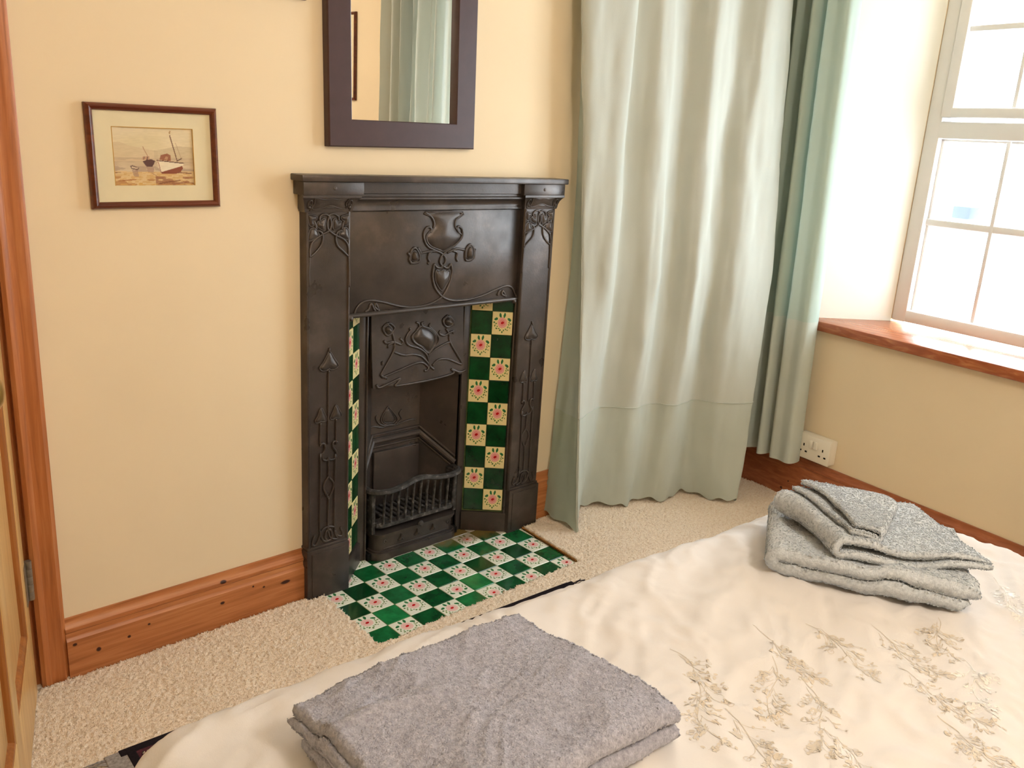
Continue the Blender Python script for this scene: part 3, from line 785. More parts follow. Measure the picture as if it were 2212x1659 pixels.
# p from the opening side outwards, q out of the wall
a.add(*prism(arch_profile(), -0.012, 2.05, lambda t, p, q: (-0.775 + p, YW - q, t)))
a.add(*prism(arch_profile(), -1.60, -0.715, lambda t, p, q: (t, YW - q, 2.0 + p - 0.01)))
tr = a.build('trim_1', M['pine_z'], label='varnished pine architrave around the open door', kind='structure', smooth='auto')
a = Acc(); a.add(*bevbox(-0.79, -0.772, YW - 0.005, 0.63, -0.012, 2.0, 0.002)); a.add(*bevbox(-0.802, -0.789, YW + 0.035, YW + 0.075, -0.012, 2.0, 0.002))
a.add(*bevbox(-1.563, -1.545, YW - 0.005, 0.63, -0.012, 2.0, 0.002)); a.add(*bevbox(-1.55, -0.785, YW - 0.005, 0.63, 1.982, 2.0, 0.002))
a.build('trim_2', M['pine_z'], label='pine door lining in the wall opening', kind='structure', smooth='auto')

DA = np.array([-0.789, 0.224]); DD = np.array([-0.294, -0.956]); DD /= np.linalg.norm(DD); DN = np.array([-DD[1], DD[0]])
if DN[0] < 0: DN = -DN
def frD(t, o, z):
    """t along the leaf from the hinge, o towards the room side seen by the camera"""
    q = DA + DD * t + DN * o
    return (q[0], q[1], z)
door = thing('door_1', (DA[0], DA[1], 0.0), 'pale varnished pine panelled door standing open', None, kind='structure')
def dbox(name, t0, t1, o0, o1, z0, z1, mat, par, b=0.003):
    v, f = bevbox(t0, t1, o0, o1, z0, z1, b)
    return mk(name, [frD(*p) for p in v], f, mat, par, smooth='auto')
DWID = 0.74
for t0, t1 in ((0, 0.07), (0.355, 0.425), (DWID - 0.07, DWID)):
    dbox('stile', t0, t1, -0.036, 0, 0.012, 1.97, M['door_pine'], door)
for z0, z1 in ((0.012, 0.19), (0.80, 0.98), (1.86, 1.97)):
    dbox('rail', 0.068, DWID - 0.068, -0.0355, -0.0005, z0, z1, M['door_pine'], door)
for t0, t1 in ((0.07, 0.355), (0.425, DWID - 0.07)):
    for z0, z1 in ((0.19, 0.80), (0.98, 1.86)):
        pn = dbox('panel', t0 - 0.01, t1 + 0.01, -0.024, -0.012, z0 - 0.01, z1 + 0.01, M['door_pine'], door)
        pr = [(0, 0), (0.016, 0), (0.012, 0.006), (0.006, 0.010), (0, 0.011)]
        for (b0, b1, fr) in ((z0, z1, lambda t, p, q: frD(t0 + p, -0.0125 + q, t)), (z0, z1, lambda t, p, q: frD(t1 - p, -0.0125 + q, t)),
                             (t0, t1, lambda t, p, q: frD(t, -0.0125 + q, z0 + p)), (t0, t1, lambda t, p, q: frD(t, -0.0125 + q, z1 - p))):
            mk('moulding', *prism(pr, b0, b1, fr), M['door_mould'], pn)
KC = frD(0.672, 0.0, 0.905)
kn = mk('knob', *latheg([(0.026, 0.0), (0.026, 0.004), (0.010, 0.008), (0.010, 0.026), (0.020, 0.034), (0.026, 0.044), (0.024, 0.054), (0.014, 0.060), (0.002, 0.062)], KC, (DN[0], DN[1], 0), 24), M['brass'], door, smooth='auto', label='round brass door knob')
for z in (0.24, 1.70):
    h = Acc()
    for k in range(5):
        h.add(*latheg([(0.007, 0), (0.0075, 0.002), (0.0075, 0.016), (0.007, 0.018)], frD(-0.004, 0.006, z + k * 0.0185), (0, 0, 1), 12))
    h.add(*[([frD(*p) for p in boxg(-0.004, 0.03, 0.0, 0.002, z, z + 0.09)[0]]), BOXF])
    h.build('hinge', M['steel'], door, smooth='auto', label='paint-flecked steel butt hinge')

# ------------------------------------------------------------------ hearth of green and rose tiles
T = 0.0762
hearth = thing('hearth', (0.30, 0.14, -0.012), 'floor hearth of green and rose painted tiles before the fireplace', 'hearth')
mk('mortar_bed', *boxg(-0.085, 0.715, -0.078, 0.40, -0.012, -0.0015), M['grout'], hearth)
def tile_mesh(name, w, h, t, mat, bev=0.0012):
    v, f = bevbox(-w / 2, w / 2, -h / 2, h / 2, -t, 0, bev, seg=1)
    me = bpy.data.meshes.new(name)
    me.from_pydata(v, [], f)
    uv = me.uv_layers.new(name='UVMap')
    for pl_ in me.polygons:
        for li in pl_.loop_indices:
            c = me.vertices[me.loops[li].vertex_index].co
            uv.data[li].uv = (c.x / w + 0.5, c.y / h + 0.5)
    me.materials.append(mat)
    return me
tg = tile_mesh('green_tile', T - 0.0016, T - 0.0016, 0.010, M['green_tile'])
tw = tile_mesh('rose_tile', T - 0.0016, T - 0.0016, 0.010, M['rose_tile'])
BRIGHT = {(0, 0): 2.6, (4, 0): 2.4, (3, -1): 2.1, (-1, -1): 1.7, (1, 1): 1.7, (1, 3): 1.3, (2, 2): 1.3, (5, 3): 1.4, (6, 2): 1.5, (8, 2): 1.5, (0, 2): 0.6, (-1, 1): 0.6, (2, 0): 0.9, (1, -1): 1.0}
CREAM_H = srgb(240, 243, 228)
for j in range(-1, 5):
    for i in range(-1, 10):
        if i < 0 and j > 2: continue
        green = (i + j) % 2 == 0
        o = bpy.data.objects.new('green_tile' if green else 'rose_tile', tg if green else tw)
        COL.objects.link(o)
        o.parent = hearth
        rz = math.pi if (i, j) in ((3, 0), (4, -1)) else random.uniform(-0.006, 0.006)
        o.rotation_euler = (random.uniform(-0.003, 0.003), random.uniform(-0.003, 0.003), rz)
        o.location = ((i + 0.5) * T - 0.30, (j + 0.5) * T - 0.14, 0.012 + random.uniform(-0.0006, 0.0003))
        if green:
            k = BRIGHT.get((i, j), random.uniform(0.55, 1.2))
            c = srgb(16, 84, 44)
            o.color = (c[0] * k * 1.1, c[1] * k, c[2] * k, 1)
        else:
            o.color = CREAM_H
            o.pass_index = 1  # paler rose on the hearth: wear, with the different light put into the colour

# ------------------------------------------------------------------ fireplace
XC = 0.327
fp = thing('fireplace', (XC, YW, 0.0), 'black cast iron bedroom fireplace with raised flower ornament and tiled cheeks', 'fireplace')
I = M['iron']
def mir(x): return 2 * XC - x
YC = 0.232   # pilaster face
YP = 0.252   # frieze panel face

def ornament(key, ypl, mirror=False, rt=0.0032, hd=0.007, dy=None, zr=(-1, 9)):
    """raised tubes and domed leaves on a plane facing the room"""
    acc = Acc()
    def fr(x, z, out):
        y = ypl if dy is None else ypl + dy(z)
        return (mir(x) if mirror else x, y - out, z)
    for L in ORN[key]['t']:
        if not zr[0] <= max(q[1] for q in L) < zr[1]: continue
        acc.add(*tubeg([fr(q[0], q[1], 0.0008) for q in catmull(L, 5)], rt, 6))
    for L in ORN[key]['r']:
        if not zr[0] <= max(q[1] for q in L) < zr[1]: continue
        acc.add(*domeg(L, fr, hd))
        acc.add(*tubeg([fr(q[0], q[1], 0.0006) for q in catmull(L, 3, True)], rt * 0.75, 5, True))
    return acc

for side in (0, 1):
    X = (lambda x: x) if side == 0 else mir
    def frS(x, y, z): return (X(x), y, z)
    def bb(x0, x1, y0, y1, z0, z1, b=0.003): return bevbox(min(X(x0), X(x1)), max(X(x0), X(x1)), y0, y1, z0, z1, b)
    # pilaster shaft with rolled edges
    pr = [(-0.105, YW + 0.01), (-0.105, YC + 0.004), (-0.103, YC), (-0.098, YC - 0.001), (-0.095, YC + 0.0025), (0.0145, YC + 0.0025), (0.0175, YC - 0.001), (0.021, YC), (0.024, YC + 0.004), (0.024, 0.40), (0.010, 0.40), (0.010, YW + 0.01)]
    pil = mk('pilaster', *prism(pr, 0.150, 1.066, lambda t, p, q: (X(p), q, t)), I, fp, smooth='auto')
    ornament('COL', YC + 0.002, side == 1, zr=(0.85, 9)).build('leaf_ornament', I, pil, smooth=True)
    ornament('COL', YC + 0.002, side == 1, zr=(-1, 0.85)).build('spade_ornament', I, pil, smooth=True)
    # plinth block
    a = Acc(); a.add(*bb(-0.111, 0.022, YC - 0.007, YW + 0.012, -0.004, 0.150, 0.003)); a.add(*bb(-0.108, 0.019, YC - 0.003, YW + 0.012, 0.149, 0.158, 0.003))
    a.add(*bb(-0.097, 0.008, YC - 0.0095, YC, 0.008, 0.140, 0.002))
    a.build('plinth_block', I, fp, smooth='auto')
    # capital: cove that flares out under the shelf, with scrolls
    cv = [(YW + 0.01, 1.062), (YC - 0.001, 1.062), (YC - 0.003, 1.068), (YC - 0.004, 1.075), (YC - 0.008, 1.086), (YC - 0.014, 1.094), (YC - 0.019, 1.098), (YC - 0.019, 1.104), (YW + 0.01, 1.104)]
    n = len(cv)
    A0 = [(-0.107 - max(0, (YC - q[0]) * 0.8 if q[0] < YC else 0), q[0], q[1]) for q in cv]
    A1 = [(0.026 + max(0, (YC - q[0]) * 0.9 if q[0] < YC else 0), q[0], q[1]) for q in cv]
    v = [(X(p[0]), p[1], p[2]) for p in A0 + A1]
    ff = [(i, (i + 1) % n, n + (i + 1) % n, n + i) for i in range(n)] + [tuple(reversed(range(n))), tuple(range(n, 2 * n))]
    cap = mk('capital', v, ff, I, fp, smooth='auto')
    a = Acc()
    bow = [(-0.088, 1.098), (-0.060, 1.093), (-0.040, 1.096), (-0.020, 1.093), (0.008, 1.098), (0.004, 1.084), (0.008, 1.070), (-0.012, 1.071), (-0.040, 1.078), (-0.068, 1.071), (-0.090, 1.070), (-0.085, 1.084)]
    def frc(x, z, out):
        y = np.interp(z, [1.062, 1.075, 1.086, 1.094, 1.104], [YC - 0.001, YC - 0.004, YC - 0.008, YC - 0.014, YC - 0.019])
        return (X(x), y - out, z)
    a.add(*domeg(bow, frc, 0.004))
    a.add(*tubeg([frc(q[0], q[1], 0.001) for q in catmull(bow, 3, True)], 0.0018, 5, True))
    for cx in (-0.097, 0.016):
        a.add(*tubeg([frc(cx + 0.007 * math.cos(t) * (1 - t / 12), 1.080 + 0.013 * math.sin(t) * (1 - t / 14), 0.001) for t in np.linspace(-1.4, 6.5, 22)], 0.0018, 5))
        a.add(*latheg([(0.0045, 0), (0.0045, 0.002), (0.003, 0.0042), (0.0008, 0.005)], frc(cx, 1.074, 0.0), (0, -1, 0), 10))
    a.build('scroll_ornament', I, cap, smooth=True)
    # fascia block over the pilaster
    fb = mk('fascia_block', *bb(-0.121, 0.050, 0.212, YW + 0.01, 1.104, 1.137, 0.002), I, fp, smooth='auto')
    mk('screw', *latheg([(0.005, 0), (0.005, 0.0012), (0.003, 0.0022), (0.0006, 0.0024)], (X(-0.034), 0.2125, 1.121), (0, -1, 0), 12), I, fb, smooth='auto')

# shelf
mk('mantel_shelf', *bevbox(-0.128, mir(-0.128), 0.204, YW + 0.004, 1.137, 1.153, 0.003), I, fp, smooth='auto')
# frieze: entablature mouldings and panel between the pilasters
ent = [(YW + 0.01, 1.137), (0.226, 1.137), (0.226, 1.108), (0.232, 1.106), (0.232, 1.100), (0.229, 1.097), (0.229, 1.093), (0.234, 1.090), (0.242, 1.085), (0.246, 1.077), (0.246, 1.070), (0.244, 1.067), (0.244, 1.063), (0.249, 1.060), (YW + 0.01, 1.060)]
mk('entablature', *prism(ent, 0.02, mir(0.02), lambda t, p, q: (t, p, q)), I, fp, smooth='auto')
frz = mk('frieze_panel', *bevbox(0.018, mir(0.018), YP, YW + 0.012, 0.787, 1.064, 0.002), I, fp, smooth='auto')
ornament('FRZ', YP, rt=0.0038, hd=0.012).build('vase_and_flower_ornament', I, frz, smooth=True)
a = Acc(); a.add(*tubeg([(0.022, YP - 0.004, 0.788), (mir(0.022), YP - 0.004, 0.788)], 0.0065, 10))
for x in (0.034, mir(0.034)):
    a.add(*latheg([(0.008, 0), (0.008, 0.004), (0.005, 0.008), (0.001, 0.010)], (x, YP - 0.004, 0.782), (0, -1, -0.3), 12))
a.build('arch_rail', I, fp, smooth='auto')
# shadow box behind frieze: soffit and flue walls
SIx, SIy, SOx, SOy = 0.531, 0.340, 0.629, 0.252       # tiled cheek, inner and outer edge (right side)
a = Acc()
a.add(*boxg(0.02, mir(0.02), YP + 0.006, 0.56, 0.80, 0.812))
a.build('soffit', I, fp)
# iron insert frame round the opening
YI = 0.345
HO = 0.174
for sgn in (-1, 1):
    x0, x1 = XC + sgn * HO, XC + sgn * 0.203
    a = Acc()
    a.add(*bevbox(min(x0, x1), max(x0, x1), YI - 0.002, YI + 0.05, -0.004, 0.80, 0.003))
    a.add(*bevbox(min(x0, x0 + sgn * 0.006), max(x0, x0 + sgn * 0.006), YI - 0.006, YI + 0.01, -0.004, 0.80, 0.002))
    a.build('insert_upright', I, fp, smooth='auto')
mk('insert_lintel', *bevbox(XC - 0.205, XC + 0.205, YI + 0.002, YI + 0.05, 0.70, 0.802, 0.003), I, fp, smooth='auto')

# hood: slightly bellied plate with a scrolled lower lip
def hood_y(z): return 0.337 - 0.016 * (1 - ((z - 0.53) / 0.24)) ** 1.5 if z < 0.77 else 0.337
zt = 0.772
def hood_bot(u):   # u -1..1
    au = abs(u)
    return 0.556 - 0.012 * (1 - au ** 2) + (-0.006 if au > 0.88 else 0) + (0.010 * math.exp(-((au - 0.78) / 0.05) ** 2))
NU, NV = 41, 15
v, ff = [], []
for i in range(NU):
    u = -1 + 2 * i / (NU - 1)
    for j in range(NV):
        z = hood_bot(u) + (zt - hood_bot(u)) * j / (NV - 1)
        v.append((XC + u * 0.168, hood_y(z), z))
nf = len(v)
v += [(p[0], p[1] + 0.008, p[2]) for p in v]
gf = gridfaces(NU, NV)
ff = [tuple(q) for q in gf] + [tuple(reversed([x + nf for x in q])) for q in gf]
for i in range(NU - 1):
    ff.append((i * NV, nf + i * NV, nf + (i + 1) * NV, (i + 1) * NV))
for j in range(NV - 1):
    ff.append((j, j + 1, nf + j + 1, nf + j)); b_ = (NU - 1) * NV
    ff.append((b_ + j + 1, b_ + j, nf + b_ + j, nf + b_ + j + 1))
hood = mk('hood', v, ff, I, fp, smooth='auto')
ornament('HOOD', 0.0, rt=0.0038, hd=0.014, dy=hood_y).build('tulip_ornament', I, hood, smooth=True)

# fireback: splayed cheeks with a sloping ledge
YB, HB = 0.445, 0.092
a = Acc()
a.add(*boxg(XC - HB - 0.01, XC + HB + 0.01, YB, YB + 0.02, -0.004, 0.82))
back = a.build('fireback', I, fp)
ornament('BACK', YB, rt=0.0028, hd=0.004).build('heart_ornament', I, back, smooth=True)
for sgn in (-1, 1):
    p0 = np.array([XC + sgn * HO, YI + 0.01]); p1 = np.array([XC + sgn * HB, YB])
    nrm = np.array([-(p1 - p0)[1], (p1 - p0)[0]]); nrm /= np.linalg.norm(nrm)
    if nrm[0] * sgn < 0: nrm = -nrm
    q0, q1 = p0 + nrm * 0.012, p1 + nrm * 0.012
    v = [(p[0], p[1], z) for z in (-0.004, 0.82) for p in (p0, p1, q1, q0)]
    ck = mk('fire_cheek', v, BOXF, I, fp)
    # ledge moulding along the cheek
    led = Acc()
    for dz, r in ((0.0, 0.004), (-0.020, 0.011), (-0.040, 0.004)):
        led.add(*tubeg([(p0[0] - sgn * 0.002 - (0.010 if sgn < 0 else 0), p0[1] + (0.012 if sgn < 0 else 0), 0.262 + dz), (p1[0] - sgn * 0.002, p1[1] - 0.002, 0.355 + dz)], r, 10))
    led.build('ledge_moulding', I, ck, smooth='auto')
led = Acc()
for dz, r in ((0.0, 0.004), (-0.020, 0.011), (-0.040, 0.004)):
    led.add(*tubeg([(XC - HB, YB - 0.002, 0.355 + dz), (XC + HB, YB - 0.002, 0.355 + dz)], r, 10))
led.add(*bevbox(XC - HB + 0.005, XC + HB - 0.005, YB - 0.012, YB + 0.003, 0.09, 0.30, 0.003))
led.build('ledge_moulding', I, back, smooth='auto')

# tiled cheeks (slips): two columns of tiles each side on an iron-edged splay
TWs, THs = 0.0645, 0.0746
CREAM_S = srgb(243, 226, 166)  # same tile as the hearth; its warmer light is put into the cream
tgs = tile_mesh('cheek_green_tile', TWs - 0.0012, THs - 0.0012, 0.006, M['green_tile'])
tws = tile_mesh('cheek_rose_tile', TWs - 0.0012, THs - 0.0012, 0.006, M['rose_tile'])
for sgn in (1, -1):
    Pi = np.array([XC + sgn * (SIx - XC), SIy]); Po = np.array([XC + sgn * (SOx - XC), SOy])
    d = (Po - Pi); Ls = np.linalg.norm(d); d /= Ls
    nn = np.array([-d[1], d[0]])
    if nn[1] > 0: nn = -nn
    def frs(t, o, z):
        q = Pi + d * t + nn * o
        return (q[0], q[1], z)
    v, f_ = bevbox(-0.004, Ls + 0.012, -0.022, -0.0055, 0.0, 0.80, 0.001)
    bk = mk('tile_backing', [frs(*p) for p in v], f_, M['grout'], fp)
    v, f_ = bevbox(-0.006, Ls + 0.012, -0.012, 0.007, -0.004, 0.066, 0.003)
    mk('cheek_kerb', [frs(*p) for p in v], f_, I, fp, smooth='auto')
    v, f_ = bevbox(Ls + 0.0005, Ls + 0.009, -0.012, 0.004, -0.004, 0.80, 0.002)
    mk('cheek_edging', [frs(*p) for p in v], f_, I, fp, smooth='auto')
    R3 = Matrix(((d[0] * sgn, 0, nn[0]), (d[1] * sgn, 0, nn[1]), (0, 1, 0))).to_4x4()
    for r in range(10):
        for c in range(2):
            # c = 0 inner column, 1 outer column; the bottom outer tile is a rose one
            green = (r + c) % 2 == 0 if c == 0 else (r % 2 == 1)
            o = bpy.data.objects.new('cheek_green_tile' if green else 'cheek_rose_tile', tgs if green else tws)
            COL.objects.link(o); o.parent = fp
            q = frs((c + 0.5) * TWs, random.uniform(-0.0004, 0.0004), 0.072 + (r + 0.5) * THs)
            m = R3.copy(); m.translation = Vector((q[0] - fp.location[0], q[1] - fp.location[1], q[2] - fp.location[2]))
            o.matrix_local = m
            if green:
                k = random.uniform(0.6, 1.0); cc = srgb(14, 70, 34)
                o.color = (cc[0] * k, cc[1] * k, cc[2] * k, 1)
            else:
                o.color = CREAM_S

# fire basket: bowed bars between two rails, ash-pan front below
G = M['grate']
def rounded_front(hw, y0, y1, r, n=8):
    """plan outline from left back round the front to right back"""
    pts = [(-hw, y1)]
    for k in range(n + 1):
        t = math.pi * (1 + 0.5 * k / n)
        pts.append((-hw + r + r * math.cos(t), y0 + r + r * math.sin(t)))
    for k in range(n + 1):
        t = math.pi * (1.5 + 0.5 * k / n)
        pts.append((hw - r + r * math.cos(t), y0 + r + r * math.sin(t)))
    pts.append((hw, y1))
    return [(XC + p[0], p[1]) for p in pts]
def slab(outline, z0, z1, inset=0.0):
    n = len(outline)
    v = [(p[0], p[1], z0) for p in outline] + [(p[0], p[1], z1) for p in outline]
    f = [(i, (i + 1) % n, n + (i + 1) % n, n + i) for i in range(n)] + [tuple(reversed(range(n))), tuple(range(n, 2 * n))]
    return v, f
ash = Acc()
ash.add(*slab(rounded_front(0.163, 0.306, 0.36, 0.035), -0.001, 0.022))
ash.add(*slab(rounded_front(0.158, 0.311, 0.36, 0.033), 0.022, 0.027))
ash.add(*slab(rounded_front(0.152, 0.317, 0.36, 0.030), 0.027, 0.070))
ash.add(*slab(rounded_front(0.157, 0.311, 0.36, 0.033), 0.070, 0.076))
ash.add(*slab(rounded_front(0.160, 0.308, 0.36, 0.034), 0.076, 0.084))
ashp = ash.build('ash_pan_front', I, fp, smooth='auto')
orn = Acc()
orn.add(*tubeg([(p[0], p[1] - 0.0005, 0.033) for p in catmull([(XC - 0.128, 0.317), (XC, 0.316), (XC + 0.128, 0.317)], 10)], 0.0016, 6))
for cx in (-0.122, 0.122):
    orn.add(*tubeg([(XC + cx + 0.006 * math.cos(t) * (1 - t / 9), 0.3165, 0.056 + 0.006 * math.sin(t) * (1 - t / 9)) for t in np.linspace(-1.6, 5, 16)], 0.0014, 5))
for cx in (-0.062, 0.0, 0.062):
    orn.add(*domeg([(XC + cx, 0.068), (XC + cx + 0.004, 0.056), (XC + cx + 0.012, 0.047), (XC + cx + 0.006, 0.045), (XC + cx, 0.047), (XC + cx - 0.006, 0.045), (XC + cx - 0.012, 0.047), (XC + cx - 0.004, 0.056)], lambda x, z, o: (x, 0.3168 - o, z), 0.008))
orn.build('spade_ornament', I, ashp, smooth=True)
mk('ash_pan_knob', *latheg([(0.004, 0), (0.004, 0.006), (0.009, 0.010), (0.010, 0.014), (0.006, 0.019), (0.001, 0.020)], (XC, 0.311, 0.090), (0, -1, 0.1), 14), G, ashp, smooth='auto')
lower = Acc(); lower.add(*slab(rounded_front(0.153, 0.313, 0.36, 0.03), 0.104, 0.116))
mk('lower_rail', lower.v, lower.f, G, fp, smooth='auto')
def rail_z(u): return 0.228 + 0.014 * math.exp(-(u / 0.055) ** 2) * 1.0
pl_ = rounded_front(0.168, 0.306, 0.362, 0.038, 8)
mid = [p for p in pl_]
half = len(mid) // 2
front_pts = [(XC + x, 0.306 + 0.004 * math.cos((x) / 0.12 * math.pi)) for x in np.linspace(-0.12, 0.12, 25)]
path = mid[:half - 1] + front_pts + mid[half + 1:]
v = []; 
P3 = [np.array((p[0], p[1], rail_z(p[0] - XC))) for p in path]
a = Acc()
# flat-topped rail section
n = len(P3); vv = []; sec = [(-0.011, -0.004), (-0.009, 0.004), (0.0, 0.007), (0.009, 0.004), (0.011, -0.004), (0.006, -0.009), (-0.006, -0.009)]
for i in range(n):
    t = P3[min(i + 1, n - 1)] - P3[max(i - 1, 0)]; t[2] = 0; t /= np.linalg.norm(t); s = np.array([-t[1], t[0], 0])
    vv += [P3[i] + s * p + np.array([0, 0, q]) for p, q in sec]
k = len(sec)
ffc = [(i * k + j, i * k + (j + 1) % k, (i + 1) * k + (j + 1) % k, (i + 1) * k + j) for i in range(n - 1) for j in range(k)]
mk('top_rail', vv, ffc, G, fp, smooth='auto')
for x in np.linspace(-0.128, 0.140, 11):
    yy = 0.318
    mk('basket_bar', *tubeg([(XC + x, yy, 0.110), (XC + x, yy - 0.002, 0.14), (XC + x + random.uniform(-0.002, 0.002), yy - 0.004, 0.19), (XC + x, 0.309, rail_z(x) - 0.004)], 0.0042, 8), G, fp, smooth='auto')
for sgn in (-1, 1):
    mk('basket_cheek', *bevbox(min(XC + sgn * 0.150, XC + sgn * 0.163), max(XC + sgn * 0.150, XC + sgn * 0.163), 0.326, 0.372, 0.084, 0.226, 0.003), G, fp, smooth='auto')
for x in np.linspace(-0.105, 0.105, 11):
    mk('grate_bar', *bevbox(XC + x - 0.006, XC + x + 0.006, 0.332, 0.440, 0.112, 0.124, 0.002), G, fp, smooth='auto')
mk('grate_rim', *slab([(XC - 0.15, 0.320), (XC + 0.15, 0.320), (XC + 0.15, 0.334), (XC - 0.15, 0.334)], 0.108, 0.120), G, fp)
mk('fire_floor', *boxg(XC - HO, XC + HO, 0.33, 0.46, -0.004, 0.02), M['dark'], fp)
# ------------------------------------------------------------------ lantern on the house outside
lan = thing('wall_lantern', WB(-2.89, 5.86, 0.66), 'small blue grey lantern on the house wall outside the window', 'lantern')
v, f = bevbox(-2.985, -2.80, 5.75, 5.93, 0.75, 0.875, 0.02)
mk('lantern_body', [WB(*q) for q in v], f, M['slate'], lan, smooth='auto')
mk('lantern_finial', *latheg([(0.04, 0), (0.03, -0.03), (0.012, -0.05), (0.006, -0.09)], WB(-2.89, 5.84, 0.755), (0, 0, 1), 12), M['brass'], lan, smooth='auto')
v, f = bevbox(-2.91, -2.87, 5.92, 5.972, 0.80, 0.83, 0.004)
mk('bracket', [WB(*q) for q in v], f, M['slate'], lan)

# ------------------------------------------------------------------ mirror (hangs a touch crooked)
def rot_fr(cx, cz, ang, yw):
    c, s = math.cos(ang), math.sin(ang)
    return lambda x, o, z: (cx + c * x - s * z, yw - o, cz + s * x + c * z)
def frame_bar(name, prof, half_len, fr_, mat, par):
    """mitred bar: prof = (inward distance, out) list, running along t"""
    n = len(prof)
    v = [fr_(-half_len + p[0], p[0], p[1]) for p in prof] + [fr_(half_len - p[0], p[0], p[1]) for p in prof]
    f = [(i, (i + 1) % n, n + (i + 1) % n, n + i) for i in range(n)] + [tuple(reversed(range(n))), tuple(range(n, 2 * n))]
    return mk(name, v, f, mat, par, smooth='auto')
def framed(root, fr, w, h, prof, mat):
    frame_bar('frame_bar', prof, w / 2, lambda t, p, q: fr(t, q, -h / 2 + p), mat, root)
    frame_bar('frame_bar', prof, w / 2, lambda t, p, q: fr(-t, q, h / 2 - p), mat, root)
    frame_bar('frame_bar', prof, h / 2, lambda t, p, q: fr(-w / 2 + p, q, -t), mat, root)
    frame_bar('frame_bar', prof, h / 2, lambda t, p, q: fr(w / 2 - p, q, t), mat, root)

MW, MH = 0.462, 0.86
mfr = rot_fr(0.196 - 0.0083, 1.2235 + MH / 2, math.radians(1.1), YW)
mi = thing('mirror', (0.188, YW, 1.2235), 'tall wall mirror in a dark purple brown wooden frame over the fireplace', 'mirror')
framed(mi, mfr, MW, MH, [(0, 0.001), (0, 0.020), (0.003, 0.024), (0.064, 0.024), (0.066, 0.022), (0.066, 0.001)], M['mirror_wood'])
v, f = boxg(-MW / 2 + 0.06, MW / 2 - 0.06, 0.002, 0.007, -MH / 2 + 0.06, MH / 2 - 0.06)
mk('mirror_glass', [mfr(*q) for q in v], f, M['mirror'], mi)

